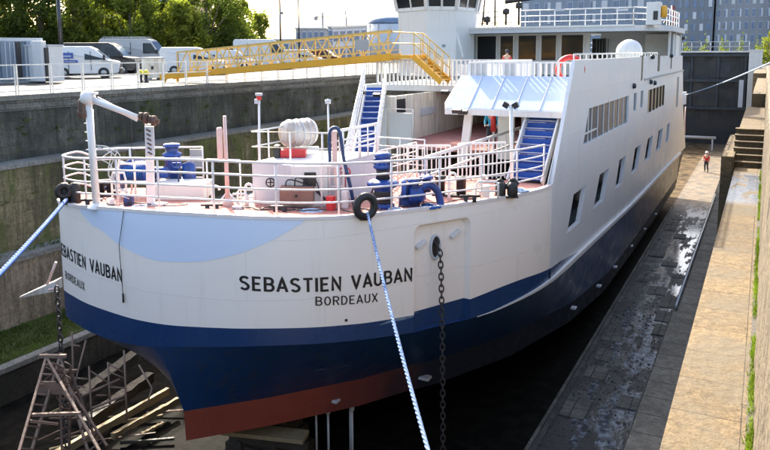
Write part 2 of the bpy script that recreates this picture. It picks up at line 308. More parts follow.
# ------------------------------------------------------------------ mesh builder
BASE = {}
class MB:
    def __init__(s): s.v = []; s.f = []; s.sm = []
    def add(s, vs, fs, smooth=False):
        o = len(s.v); s.v += [tuple(v) for v in vs]
        for f in fs: s.f.append(tuple(o+i for i in f)); s.sm.append(smooth)
        return s
    def box(s, a, b, mat=None):
        x0, y0, z0 = a; x1, y1, z1 = b
        vs = [(x0,y0,z0),(x1,y0,z0),(x1,y1,z0),(x0,y1,z0),(x0,y0,z1),(x1,y0,z1),(x1,y1,z1),(x0,y1,z1)]
        if mat is not None: vs = [mat @ Vector(v) for v in vs]
        return s.add(vs, [(0,3,2,1),(4,5,6,7),(0,1,5,4),(1,2,6,5),(2,3,7,6),(3,0,4,7)])
    def bar(s, p, q, wd, ht, up=(0,0,1)):
        """box beam from p to q"""
        p = Vector(p); q = Vector(q); d = (q-p); L = d.length; d.normalize(); u = Vector(up)
        sx = d.cross(u)
        if sx.length < 1e-4: sx = d.cross(Vector((0,1,0)))
        sx.normalize(); u = sx.cross(d)
        vs = []
        for e in (p, q):
            for i, j in ((-1,-1),(1,-1),(1,1),(-1,1)): vs.append(e+sx*(i*wd/2)+u*(j*ht/2))
        return s.add(vs, [(0,3,2,1),(4,5,6,7),(0,1,5,4),(1,2,6,5),(2,3,7,6),(3,0,4,7)])
    def tube(s, pts, r, n=8, cap=True, closed=False):
        pts = [Vector(p) for p in pts]; rs = r if isinstance(r, (list, tuple)) else [r]*len(pts)
        k = len(pts); rings = []; prev = None
        for i in range(k):
            if closed: d = pts[(i+1) % k]-pts[i-1]
            else: d = pts[min(i+1, k-1)]-pts[max(i-1, 0)]
            d.normalize()
            if prev is None:
                a = d.cross(Vector((0,0,1)))
                if a.length < 1e-3: a = d.cross(Vector((1,0,0)))
            else: a = prev-d*prev.dot(d)
            a.normalize(); prev = a; b = d.cross(a)
            rings.append([pts[i]+(a*math.cos(2*math.pi*j/n)+b*math.sin(2*math.pi*j/n))*rs[i] for j in range(n)])
        vs = [v for rg in rings for v in rg]; fs = []
        for i in range(k if closed else k-1):
            o = i*n; o2 = ((i+1) % k)*n
            for j in range(n): fs.append((o+j, o+(j+1) % n, o2+(j+1) % n, o2+j))
        s.add(vs, fs, True)
        if cap and not closed:
            o = len(s.v)-k*n
            s.f.append(tuple(o+j for j in reversed(range(n)))); s.sm.append(False)
            s.f.append(tuple(o+(k-1)*n+j for j in range(n))); s.sm.append(False)
        return s
    def lathe(s, prof, c=(0,0,0), axis=(0,0,1), n=20):
        """prof: (radius, height) pairs"""
        ax = Vector(axis).normalized(); a = ax.cross(Vector((0,0,1)))
        if a.length < 1e-3: a = Vector((1,0,0))
        a.normalize(); b = ax.cross(a); c = Vector(c); vs = []
        for r, h in prof:
            for j in range(n):
                t = 2*math.pi*j/n; vs.append(c+ax*h+(a*math.cos(t)+b*math.sin(t))*r)
        fs = []
        for i in range(len(prof)-1):
            for j in range(n): fs.append((i*n+j, i*n+(j+1) % n, (i+1)*n+(j+1) % n, (i+1)*n+j))
        s.add(vs, fs, True)
        o = len(s.v)-len(prof)*n
        if prof[0][0] > 1e-4: s.f.append(tuple(o+j for j in reversed(range(n)))); s.sm.append(False)
        if prof[-1][0] > 1e-4: s.f.append(tuple(o+(len(prof)-1)*n+j for j in range(n))); s.sm.append(False)
        return s
    def prism(s, poly, vec):
        """poly: list of 3D points in a plane, extruded by vec"""
        p = [Vector(q) for q in poly]; v = Vector(vec); n = len(p)
        fs = [tuple(range(n)), tuple(reversed(range(n, 2*n)))]+[(i, i+n, (i+1) % n+n, (i+1) % n) for i in range(n)]
        return s.add(p+[q+v for q in p], fs)
    def torus(s, c, axis, R_, r, n=24, k=10, sx=1, up=None):
        ax = Vector(axis).normalized(); a = Vector(up) if up else ax.cross(Vector((0,0,1)))
        if a.length < 1e-3: a = Vector((1,0,0))
        a.normalize(); b = ax.cross(a); c = Vector(c)
        return s.tube([c+a*math.cos(2*math.pi*i/n)*R_*sx+b*math.sin(2*math.pi*i/n)*R_ for i in range(n)], r, k, closed=True)
    def build(s, name, m, parent=None, base=None, bevel=0):
        off = Vector(BASE.get(parent.name, (0,0,0))) if parent else Vector(base or (0,0,0))
        me = bpy.data.meshes.new(name); me.from_pydata([Vector(v)-off for v in s.v], [], s.f); me.update()
        me.polygons.foreach_set('use_smooth', s.sm)
        o = bpy.data.objects.new(name, me); col.objects.link(o)
        for q in (m if isinstance(m, (list, tuple)) else [m]): me.materials.append(MT[q] if isinstance(q, str) else q)
        if parent: o.parent = parent; BASE[o.name] = tuple(off)
        else: o.location = off; BASE[o.name] = tuple(off)
        if bevel:
            bv = o.modifiers.new('bevel', 'BEVEL'); bv.width = bevel; bv.segments = 2; bv.limit_method = 'ANGLE'; bv.angle_limit = R(35)
        return o
def fixn(o):
    import bmesh
    b = bmesh.new(); b.from_mesh(o.data); bmesh.ops.recalc_face_normals(b, faces=b.faces); b.to_mesh(o.data); b.free(); return o
def thing(name, label, cat, base=(0,0,0), rz=0, group=None, local=False):
    o = bpy.data.objects.new(name, None); col.objects.link(o); o.location = base; o.rotation_euler = (0,0,rz); o.empty_display_size = .1
    BASE[o.name] = (0,0,0) if (local or rz) else tuple(base)
    o['label'] = label; o['category'] = cat
    if group: o['group'] = group
    return o
def tag(o, label, cat, group=None, kind=None):
    o['label'] = label; o['category'] = cat
    if group: o['group'] = group
    if kind: o['kind'] = kind
    return o
def struct(o, kind='structure', label=None):
    o['kind'] = kind
    if label: o['label'] = label
    return o
def copy_tree(o, parent=None):
    c = o.copy(); col.objects.link(c); c.parent = parent
    for ch in [x for x in bpy.data.objects if x.parent == o and x != c]: copy_tree(ch, c)
    return c
def lerp(a, b, t): return Vector(a)*(1-t)+Vector(b)*t
def catmull(pts, k):
    pts = [Vector(p) for p in pts]; out = []
    for i in range(len(pts)-1):
        p0 = pts[max(i-1, 0)]; p1 = pts[i]; p2 = pts[i+1]; p3 = pts[min(i+2, len(pts)-1)]
        for j in range(k):
            t = j/k
            out.append(.5*((2*p1)+(p2-p0)*t+(2*p0-5*p1+4*p2-p3)*t*t+(3*p1-p0-3*p2+p3)*t**3))
    out.append(pts[-1]); return out
# ================================================================== THE SETTING
FZ = -10.5; QZ = -1.5
def sheet(name, x0, x1, y0, y1, z, m):
    b = MB(); b.add([(x0,y0,z),(x1,y0,z),(x1,y1,z),(x0,y1,z)], [(0,1,2,3)]); return struct(b.build(name, m))
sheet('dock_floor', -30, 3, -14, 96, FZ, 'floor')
sheet('quay_ground', -700, -24.95, -14, 94.6, QZ, 'quay')
sheet('quay_ground', .62, 700, -14, 94.6, QZ, 'quay')
sheet('quay_ground', -700, 700, -700, -14, QZ, 'quay')
sheet('quay_ground', -700, 700, 94.6, 1500, QZ-.6, 'quay')

# ---- left dock wall: four stepped tiers
YA, YB = -14, 94.6
def wallbox(name, x0, x1, y0, y1, z0, z1, m, label, cat='dock wall'):
    b = MB(); b.box((x0,y0,z0),(x1,y1,z1)); o = b.build(name, m, base=((x0+x1)/2, (y0+y1)/2, z0)); return tag(o, label, cat)
X1, X2, X3, X4 = -24.4, -23.4, -22.5, -19.8
L1Z = -3.86; L2Z = -6.93; L3Z = -9.35
wallbox('dock_wall', -30, X1, YA, YB, L1Z-.3, QZ-.55, 'wall_up', 'dark weathered masonry wall at the top of the left side, under the quay railing')
b = MB(); b.box((-25.0, YA, QZ-.55), (X1+.03, YB, QZ-.16)); tag(b.build('parapet_course', 'wall_cop', base=(X1,40,QZ-.55)), 'grey coursed masonry band running just under the left quay edge', 'coping')
b = MB(); b.box((-25.2, YA, QZ-.16), (X1+.10, YB, QZ+.02)); tag(b.build('coping', 'lip', base=(X1,40,QZ-.16)), 'pale stone coping along the top edge of the left quay', 'coping')
wallbox('dock_wall', -29, X2, YA, YB, L2Z-.3, L1Z-.14, 'wall_mid', 'mossy brown dock wall below the first ledge on the left')
b = MB(); b.box((-29, YA, L1Z-.14), (X2+.05, YB, L1Z)); tag(b.build('dock_ledge', 'lip', base=(X2,40,L1Z)), 'upper of the two narrow pale stone ledges along the left dock wall', 'ledge')
wallbox('dock_wall', -28, X3, YA, YB, L3Z-.3, L2Z-.16, 'wall_low', 'smooth brown altar wall above the grassy ledge on the left')
b = MB(); b.box((-28, YA, L2Z-.16), (X3+.06, YB, L2Z)); tag(b.build('dock_ledge', 'lip', base=(X3,40,L2Z)), 'lower of the two narrow pale stone ledges along the left dock wall', 'ledge')
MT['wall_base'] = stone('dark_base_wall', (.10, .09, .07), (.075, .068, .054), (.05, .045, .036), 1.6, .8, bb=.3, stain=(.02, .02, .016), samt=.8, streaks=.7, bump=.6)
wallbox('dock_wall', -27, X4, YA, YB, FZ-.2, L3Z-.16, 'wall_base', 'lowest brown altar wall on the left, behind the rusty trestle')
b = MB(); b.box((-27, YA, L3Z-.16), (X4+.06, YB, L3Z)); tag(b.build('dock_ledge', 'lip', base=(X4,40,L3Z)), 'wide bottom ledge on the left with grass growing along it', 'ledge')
MT['soil'] = paint('mossy_soil', (.045, .055, .018), .95, .5, 3, (.09, .08, .05), .6, spec=.1, bump=.4, bs=14)
# grass on the bottom ledge and tufts on others (stuff)
def grass(name, spots, m, hmin, hmax, wd):
    b = MB(); r = random.Random(len(spots))
    for x, y, z in spots:
        h = r.uniform(hmin, hmax); a = r.uniform(0, math.pi); dx, dy = math.cos(a)*wd, math.sin(a)*wd; lx, ly = r.uniform(-.5,.5)*h, r.uniform(-.5,.5)*h
        b.add([(x-dx,y-dy,z),(x+dx,y+dy,z),(x+lx,y+ly,z+h)], [(0,1,2)])
    return b.build(name, m, base=spots[0])
r = random.Random(3); sp = []
for i in range(42000):
    y = r.uniform(6, 40); x = r.uniform(X3-.02, X4-.28); t = (x-X3)/(X4-X3)
    if math.sin(y*1.7+x*3)+math.sin(y*.63+1)+r.uniform(-1.2, 1.6) > -1.2 - (.5-t): sp.append((x, y, L3Z))
grass('grass', sp, 'grass', .03, .13, .02); g = bpy.data.objects['grass']; tag(g, 'green grass growing along the wide bottom ledge on the left', 'grass', kind='stuff')
b = MB(); b.box((X3-.2, YA, L3Z-.05), (X4-.30, YB, L3Z+.012)); tag(b.build('soil_bed', 'soil', base=(X3, 20, L3Z)), 'dark soil bed under the grass on the wide bottom ledge', 'soil', kind='stuff')
sp = []
for i in range(2600):
    y = r.uniform(5, 60); x = X3-r.random()**2*.5-.06
    if math.sin(y*2.3)+math.sin(y*.9) > .2: sp.append((x-.3, y, L2Z))
tag(grass('weeds', sp, 'grass', .05, .2, .02), 'thin weeds along the lower narrow ledge on the left', 'weeds', kind='stuff')
sp = []
for i in range(16000):
    y = 2+r.random()**1.6*42; c_ = math.sin(y*1.9)+math.sin(y*.77+2)+math.sin(y*4.1)
    if c_ > -.5+r.uniform(-1.2, 1.2): sp.append((.088+r.gauss(0, .018), y, -4.2))
tag(grass('joint_weeds', sp, 'grassbright', .02, .09, .009), 'bright green weeds in the joint between altar ledge and coping on the right', 'weeds', kind='stuff')
del sp

MT['altar_grey'] = stone('grey_altar_stone', (.27, .26, .22), (.21, .20, .17), (.03, .03, .025), .95, .74, swap='YXZ', stain=(.06, .06, .052), samt=.7, slo=.42, shi=.64, bump=.8, big=1.1, msize=.014, warp=.04)
# ---- right side: altar ledge, coping, stairs
EX = -.76
wallbox('altar_ledge', -2.25, EX+.02, YA, 60, FZ-.1, -8.5, 'altar_grey', 'lower grey stone ledge in the shade below the sunlit one on the right', 'ledge')
wallbox('altar_ledge', EX, .14, YA, 29.0, FZ-.1, -4.2, 'ledge', 'long sunlit tan stone altar ledge running beside the dock on the right', 'ledge')
# rough coping: near-vertical battered masonry rising from the ledge to the quay
b = MB(); r = random.Random(11); y = YA; vs = []
ys = []
while y < 94.6: ys.append(y); y += .25 if y < 40 else 1.2
ys.append(94.6)
for i, y in enumerate(ys):
    for j, (x, z) in enumerate(((.12, -4.3), (.14, -3.4), (.15, -2.6), (.17, -1.62), (.24, -1.5), (.62, -1.48))):
        vs.append((x+(r.uniform(-.03, .02) if j < 5 else 0), y, z+(r.uniform(-.02, .02) if 0 < j < 5 else 0)))
k = 6; fs = [(i*k+j, (i+1)*k+j, (i+1)*k+j+1, i*k+j+1) for i in range(len(ys)-1) for j in range(k-1)]
b.add(vs, fs); b.box((.3, YA, -10.5), (3, 94.5, -1.54))
tag(fixn(b.build('dock_wall', 'coping', base=(.3, 40, -4))), 'rough weathered stone wall and coping at the right edge beside the weeds', 'dock wall')
b = MB(); b.box((.045, 2, -4.3), (.125, 28.9, -4.192)); tag(b.build('soil_joint', 'darkwood', base=(.09, 15, -4.2)), 'dark soil filled joint between the altar ledge and the wall on the right', 'joint')
# stairs: five dark-risered steps up from the ledge
st = thing('stone_stairs', 'short flight of stone steps rising from the right altar ledge', 'stairs', (-.5, 29, -4.2))
n = 6; y0, y1, z0, z1 = 29.0, 31.6, -4.2, -3.0
b = MB()
for i in range(n):
    za = z0+(z1-z0)*i/n; zb = z0+(z1-z0)*(i+1)/n; ya = y0+(y1-y0)*i/n
    b.box((-.86, ya+.06, -10.4), (.13, y1+.02*i, zb-.05))
b.build('step_base', 'rwall', st)
for i in range(n):
    zb = z0+(z1-z0)*(i+1)/n; ya = y0+(y1-y0)*i/n
    b = MB(); b.box((-.88, ya, zb-.05), (.135, ya+(y1-y0)/n+.06, zb)); b.build('step', 'ledge', st)
wallbox('altar_block', EX-.45, -.80, 28.4, 36, FZ-.1, -3.75, 'ledge', 'low tan stone block beside the stone steps on the right', 'stone block')
wallbox('altar_block', EX, .13, 31.75, 44, FZ-.1, -3.02, 'ledge', 'tan stone landing at the head of the stone steps on the right', 'stone block')
wallbox('altar_block', EX+.25, .13, 44, 70, FZ-.1, -2.3, 'ledge', 'higher sunlit tan stone block beyond the steps, below the white rope', 'stone block')
wallbox('altar_block', EX-.1, .13, 70, 89, FZ-.1, -1.9, 'rwall', 'farthest tan stone block next to the dock gate', 'stone block')
# low kerb with pipe rail at the foot of the ledge
b = MB(); b.box((-5.08, 8, FZ), (-4.98, 52, FZ+.06)); tag(b.build('floor_kerb', 'altar_grey', base=(-5,30,FZ)), 'pale stone drain kerb on the dock floor beside the hull', 'kerb')
b = MB(); b.tube([(-2.16, 24.8, -8.38), (-2.16, 46, -8.38)], .045, 8); [b.box((-2.2, y, -8.5), (-2.12, y+.08, -8.36)) for y in range(25, 46, 2)]; tag(b.build('edge_pipe', 'galv', base=(-2.16, 25, -8.4)), 'thin steel pipe clipped along the edge of the lower grey ledge', 'pipe')
# water film on the ledge in front of the stairs
def blob(name, cx, cy, z, rx, ry, m, seed, lab):
    r = random.Random(seed); b = MB(); ph = [r.uniform(0, 6.28) for _ in range(5)]; n = 60
    b.add([(cx+rx*math.cos(t)*(1+.25*math.sin(3*t+ph[0])+.15*math.sin(7*t+ph[1])), cy+ry*math.sin(t)*(1+.25*math.sin(2*t+ph[2])+.12*math.sin(9*t+ph[3])), z) for t in [2*math.pi*i/n for i in range(n)]], [tuple(range(n))])
    o = b.build(name, m, base=(cx, cy, z)); return struct(o, 'structure', lab)
# open water and mud pit under the ship

# ---- dock gate and its pier
gy = 90.0
g = thing('dock_gate', 'dark blue steel dock gate closing the far end', 'dock gate', (-12, gy, FZ))
MT['gate'] = paint('gate_dark_paint', (.008, .012, .017), .5, .3, .4, (.05, .05, .04), .6, bump=.1, bs=1)
MT['gate2'] = paint('gate_blue_paint', (.011, .021, .034), .5, .3, .5, (.04, .04, .035), .5)
b = MB(); b.box((-24.3, gy, FZ), (-1.6, gy+2.5, -.15)); b.build('gate_leaf', 'gate', g)
for i in range(9):
    x = -24+i*2.75; b = MB(); b.box((x, gy-.45, -6.3), (x+.22, gy, -.3)); b.build('rib', 'gate2', g)
for z in (-.45, -3.3, -6.4):
    b = MB(); b.box((-24.3, gy-.55, z-.15), (-1.6, gy, z+.15)); b.build('girder', 'gate2', g)
for i in range(5):
    b = MB(); b.box((-22+i*4.2, gy-.06, -2.9), (-20.2+i*4.2, gy-.02, -1.3)); b.build('panel', 'gate2', g)
b = MB(); b.box((-24.3, gy-.3, -.15), (-1.6, gy+1.6, .02)); b.build('walkway', 'galv', g)
b = MB()
for i in range(24):
    x = -24.2+i*.98; b.tube([(x, gy-.2, .02), (x, gy-.2, 1.05)], .03, 6)
for z in (.5, 1.05): b.tube([(-24.3, gy-.2, z), (-1.6, gy-.2, z)], .03, 6)
b.build('gate_railing', 'galv', g)
b = MB(); p = A(739, 102, Y=gy-.6); q = A(744, 80, Y=gy-.6); b.box((p.x-.1, gy-.6, p.z-.6), (p.x+.35, gy-.5, q.z)); b.build('draught_board', 'lgrey', g)
b = MB(); b.box((-1.6, gy-1.2, FZ), (-.3, gy+3, -.0)); b.box((-1.7, gy-1.3, -.0), (-.2, gy+3, .15))
tag(b.build('gate_pier', 'galv', base=(-1, gy, FZ)), 'pale grey concrete pier at the right end of the dock gate', 'pier')
# low sill at the gate foot with a pump on it
b = MB(); b.tube([(-20, 84, FZ+1.3), (-4.2, 84, FZ+1.3)], .16, 10); [b.box((x, 83.9, FZ), (x+.15, 84.1, FZ+1.3)) for x in (-19, -14, -9, -4.6)]
tag(b.build('drain_pipe', 'lgrey', base=(-10, 84, FZ)), 'pale horizontal pipe crossing the dock floor before the gate', 'pipe')
p = A(706, 141, Z=FZ); pm = thing('floor_pump', 'small pale pump standing on the floor in front of the gate', 'pump', (p.x, p.y, FZ))
b = MB(); b.lathe([(.45, 0), (.45, .1), (.3, .15), (.3, .9), (.38, .95), (.38, 1.1), (.1, 1.3)], (p.x, p.y, FZ), n=14); b.build('pump_body', 'lgrey', pm)
b = MB(); b.tube([(p.x, p.y, FZ+1.2), (p.x+.1, p.y, FZ+1.9), (p.x+.9, p.y+.1, FZ+2.0), (p.x+1.2, p.y+.1, FZ+1.2), (p.x+1.3, p.y, FZ)], .12, 8); b.build('outlet_pipe', 'lgrey', pm)

# ================================================================== beyond the dock: buildings
def facade_building(name, label, x0, x1, y, z0, z1, depth, mw, nx, nz, wz, wfr, gl, groupmat=None, rail=False):
    t = thing(name, label, 'building', ((x0+x1)/2, y, z0))
    b = MB(); b.box((x0, y, z0), (x1, y+depth, z1)); b.build('wall', mw, t)
    b = MB(); b.box((x0-.3, y-.3, z1), (x1+.3, y+depth+.3, z1+.5)); b.build('roof', 'grey', t)
    dx = (x1-x0)/nx; dz = (z1-z0-wz)/nz; rr = random.Random(nx*nz)
    for i in range(nx):
        for j in range(nz):
            cx = x0+(i+.5)*dx+(rr.uniform(-.12,.12)*dx if groupmat else 0); cz = z0+wz+(j+.5)*dz; hw = dx*.26; hh = dz*.32
            b = MB(); b.box((cx-hw, y-.06, cz-hh), (cx+hw, y-.003, cz+hh)); wn = b.build('window', wfr, t)
            b = MB(); hp = hw*rr.choice((.9, .9, .45)); b.box((cx-hw*.9, y-.09, cz-hh*.9), (cx-hw*.9+2*hp*.98, y-.062, cz+hh*.9)); b.build('pane', gl if rr.random() < .8 else 'lgrey', wn)
    return t
MT['office'] = paint('office_cladding', (.165, .18, .205), .6, .08, .2)
MT['office2'] = paint('office_grey_cladding', (.24, .25, .27), .6, .08, .2)
MT['bgglass'] = glass('office_glass', (.10, .15, .24), .1)
p0 = A(660, 40, Y=190); p1 = A(712, 40, Y=190); p2 = A(800, 40, Y=190); zt = A(700, -26, Y=190).z
facade_building('office_building', 'dark blue-grey office block behind the dock gate, its left wing', p0.x-12, p1.x, 190, -2, zt, 16, 'office', 14, 6, 3.5, 'bluegrey', 'bgglass', True)
facade_building('office_building', 'paler grey office block with white windows at the top right', p1.x+.4, p2.x-6, 191, -2, zt+1, 16, 'office2', 8, 6, 3.5, 'lgrey', 'bgglass')
facade_building('office_building', 'dark office block at the far top right corner', p2.x-5.5, p2.x+18, 189, -2, zt+1.5, 16, 'office', 5, 6, 3.5, 'bluegrey', 'bgglass', True)
# buildings and gables seen over the upper deck
p0 = A(430, 25, Y=150); p1 = A(560, 25, Y=150); p2 = A(668, 25, Y=150)
facade_building('town_building', 'grey-blue building behind the ship upper deck railing', p1.x-9, p2.x-2, 152, -2, A(600, -16, Y=150).z, 12, 'bluegrey', 12, 5, 2, 'lgrey', 'bgglass')
# pale buildings beyond the left quay, between trees and ferry
q0 = A(318, 50, d=150); q1 = A(392, 50, d=130)
def rotbuild(name, label, pa, pb, z0, z1, depth, mw, nx, nz, gl, wfr='lgrey'):
    d = Vector((pb.x-pa.x, pb.y-pa.y, 0)); L = d.length; rz = math.atan2(d.y, d.x)
    t = thing(name, label, 'building', (pa.x, pa.y, z0), rz, local=True)
    h = z1-z0; b = MB(); b.box((0, 0, 0), (L, depth, h)); b.build('wall', mw, t); b = MB(); b.box((-.2, -.2, h), (L+.2, depth+.2, h+.3)); b.build('roof', 'galv', t)
    for i in range(nx):
        for j in range(nz):
            cx = (i+.5)*L/nx; cz = h*(j+.5)/nz; hw = L/nx*.36; hh = h/nz*.33
            b = MB(); b.box((cx-hw, -.08, cz-hh), (cx+hw, -.003, cz+hh)); wn = b.build('window', wfr, t)
            b = MB(); b.box((cx-hw*.88, -.11, cz-hh*.88), (cx+hw*.88, -.082, cz+hh*.88)); b.build('pane', gl, wn)
    return t
rotbuild('low_building', 'pale low building with dark window bays behind the yellow gangway', A(333, 52, d=135), A(400, 52, d=120), QZ, A(360, 27, d=128).z, 12, 'lgrey', 9, 2, 'bgglass')
rotbuild('low_building', 'small glazed box building left of the low building on the skyline', A(296, 50, d=150), A(325, 50, d=150), QZ, A(310, 29, d=150).z, 10, 'office2', 5, 2, 'bgglass')
rotbuild('hall_building', 'flat glass roofed hall showing between two skyline cranes', A(328, 50, d=170), A(366, 50, d=165), QZ, A(350, 27, d=167).z, 12, 'office2', 6, 2, 'bgglass')
rotbuild('long_building', 'white building far away on the skyline above the gangway', A(250, 50, d=190), A(345, 50, d=180), QZ, A(300, 40, d=185).z, 12, 'lgrey', 14, 1, 'bgglass')
# round glazed bay
p = A(389, 50, d=112); t = thing('glass_pavilion', 'curved glass roofed pavilion just left of the wheelhouse', 'building', (p.x, p.y, QZ))
zt = A(389, 25, d=112).z; zb = A(389, 17.5, d=112).z
b = MB(); b.lathe([(3.4, 0), (3.4, zt-QZ)], (p.x, p.y, QZ), n=24); b.build('wall', 'lgrey', t)
b = MB(); b.lathe([(3.3, 0), (3.2, .6), (2.6, 1.1), (1.4, zb-zt), (0, zb-zt+.05)], (p.x, p.y, zt), n=24); b.build('glass_dome', 'bgglass', t)
for i in range(12):
    a_ = i*math.pi/6; b = MB(); b.box((-.08, -.06, 0), (.08, .06, zt-QZ), Matrix.Translation((p.x+3.45*math.cos(a_), p.y+3.45*math.sin(a_), QZ))@Matrix.Rotation(a_, 4, 'Z')); b.build('mullion', 'galv', t)
# cranes on the skyline
p = A(323, 45, d=260); t = thing('tower_crane', 'tiny T-shaped tower crane far away on the skyline', 'crane', (p.x, p.y, -2))
zt = A(323, 17, d=260).z; r_ = Vector((M[0][0], M[1][0], 0)).normalized()
b = MB(); b.tube([(p.x, p.y, -2), (p.x, p.y, zt+1.6)], .35, 6); b.build('mast', 'grey', t)
b = MB(); b.bar(Vector((p.x, p.y, zt))-r_*2.6, Vector((p.x, p.y, zt))+r_*3.3, .3, .4); b.tube([Vector((p.x,p.y,zt+1.6)), Vector((p.x,p.y,zt))+r_*2.6], .1, 5); b.build('jib', 'grey', t)
b = MB(); b.box((-.6, -.5, -1.3), (.5, .5, .0), Matrix.Translation(Vector((p.x, p.y, zt))-r_*2.3)); b.build('counterweight', 'grey', t)
p = A(348, 45, d=240); q = A(345.5, 11, d=240); t = thing('jib_crane', 'thin slanted crane jib on the skyline right of the tower crane', 'crane', (p.x, p.y, -2))
b = MB(); b.tube([p, q], [.45, .25], 6); b.build('jib', 'grey', t); b = MB(); b.box((-1, -1, -3), (1, 1, 1.5), Matrix.Translation(p)); b.build('cab', 'grey', t)

# ---- quay railing on the left
MT['lgrey2'] = paint('pale_beige_rail', (.62, .60, .56), .5, .08, 2)
t = thing('quay_railing', 'white steel railing of square panels along the left quay edge', 'railing', (X1-.25, 25, QZ))
x = X1-.12; ys = []; y = 8.8
rail_t = QZ+1.12
y = 7.0
seg = 1.48
k = 0
while y < 44:
    for z in (rail_t, QZ+.62, QZ+.16):
        b = MB(); b.bar((x, y+.04, z), (x, y+seg-.04, z), .035, .045); b.build('rail', 'lgrey2', t)
    for yy in (y+.05, y+seg-.05):
        b = MB(); b.bar((x, yy, QZ), (x, yy, rail_t+.03), .038, .038); b.build('post', 'lgrey2', t)
    y += seg; k += 1
t = thing('picket_railing', 'low pale picket railing on the quay edge under the yellow gangway', 'railing', (x, 52, QZ))
b = MB(); y = 44.3
while y < 90:
    b.tube([(x, y, QZ), (x, y, QZ+.85)], .03, 5); y += .55
b.build('pickets', 'lgrey', t); b = MB(); b.bar((x, 44, QZ+.86), (x, 90, QZ+.86), .06, .06); b.build('handrail', 'lgrey', t)

# ================================================================== trees
def tree(label, px, ybase, d, h, rw, leafm, seed, nl=5200, ls=.16, shape=1.0, z0=None):
    r = random.Random(seed); p = A(px, ybase, d=d); z0 = QZ if z0 is None else z0
    t = thing('tree', label, 'tree', (p.x, p.y, z0), group='trees beyond the left quay')
    b = MB(); top = Vector((p.x, p.y, z0+h*.8)); b.tube([(p.x, p.y, z0), (p.x+.1, p.y, z0+h*.3), top], [h*.03, h*.024, h*.006], 7)
    clumps = []
    for i in range(46):
        u = r.random(); zz = z0+h*(.10+.88*u); rad = rw*math.sin(math.pi*min(.97, (.20+.78*u**shape)))**.7
        a_ = r.uniform(0, 6.28); rr_ = rad*r.uniform(.3, 1)
        c_ = Vector((p.x+math.cos(a_)*rr_, p.y+math.sin(a_)*rr_, zz)); clumps.append((c_, r.uniform(.22, .5)*rw*.75))
        if i % 5 == 0: b.tube([(p.x+.05, p.y, z0+h*r.uniform(.15, .5)), c_], [h*.010, h*.003], 5)
    b.build('trunk', 'bark', t)
    b = MB()
    for i in range(nl):
        c_, cr = clumps[r.randrange(len(clumps))]
        v = Vector((r.gauss(0, 1), r.gauss(0, 1), r.gauss(0, 1))); v.normalize(); v *= cr*r.random()**.35; v.z *= 1.15
        q = c_+v; n_ = Vector((r.gauss(0, 1), r.gauss(0, 1), r.gauss(0, 1))).normalized(); a_ = n_.orthogonal().normalized(); e = n_.cross(a_); s_ = ls*r.uniform(.6, 1.4)
        b.add([q-a_*s_, q+e*s_*.55, q+a_*s_, q-e*s_*.55], [(0,1,2,3)])
    b.build('crown', leafm, t); return t
TR = [(-14, 60, 4.8, 2.6, 'leafA', 'dense olive-green tree at the far left edge behind the container'),
      (14, 62, 5.2, 2.6, 'leafA', 'olive tree rising straight behind the grey container'),
      (42, 60, 5.0, 2.4, 'leafC', 'dark green tree left of the black lamp post'),
      (76, 62, 4.9, 2.4, 'leafA', 'tree just right of the black lamp post, behind the white vans'),
      (104, 66, 5.6, 2.4, 'leafB', 'bright yellow-green tree above the grey van'),
      (132, 64, 6.0, 2.2, 'leafA', 'tall olive tree above the grey van windscreen'),
      (158, 70, 5.2, 2.2, 'leafC', 'dark tree in the dip of the tree line'),
      (182, 66, 3.7, 1.9, 'leafB', 'small bright yellowish bush tree in front of the dark ones'),
      (208, 70, 6.4, 3.2, 'leafC', 'large dark rounded tree behind the start of the yellow gangway'),
      (228, 74, 5.2, 2.4, 'leafA', 'rightmost olive tree of the dense row')]
for i, (px, d, h, rw, lm, lab) in enumerate(TR): tree(lab, px, 66, d, h+2.4, rw*1.25, lm, 20+i, 7500)
tree('bright airy tree standing alone beside the pale sky', 262, 60, 95, 6.5, 2.6, 'leafB', 77, 2600, .2)
tree('wispy small tree at the right end of the tree line', 243, 60, 100, 8.5, 2.4, 'leafB', 78, 2400, .2)
# hedge mass behind
r = random.Random(5); b = MB()
for i in range(9000):
    px = r.uniform(-60, 238); p = A(px, 60, d=80+r.uniform(-2, 2)); q = Vector((p.x, p.y, QZ+r.uniform(0, 5.0+.8*math.sin(px*.11)))); s_ = r.uniform(.2, .4)
    n_ = Vector((r.gauss(0, 1), r.gauss(0, 1), r.gauss(0, 1))).normalized(); a_ = n_.orthogonal().normalized(); e = n_.cross(a_); b.add([q-a_*s_, q+e*s_*.6, q+a_*s_, q-e*s_*.6], [(0,1,2,3)])
tag(b.build('foliage_mass', 'leafC', base=A(100, 60, Z=QZ)), 'dark mass of undergrowth closing the gaps behind the trees', 'foliage', kind='stuff')
rotbuild('brick_house', 'brown house hardly showing between the tree tops', A(80, 50, d=95), A(196, 50, d=95), QZ, A(140, -6, d=95).z, 10, 'maroon', 6, 2, 'greyglass')
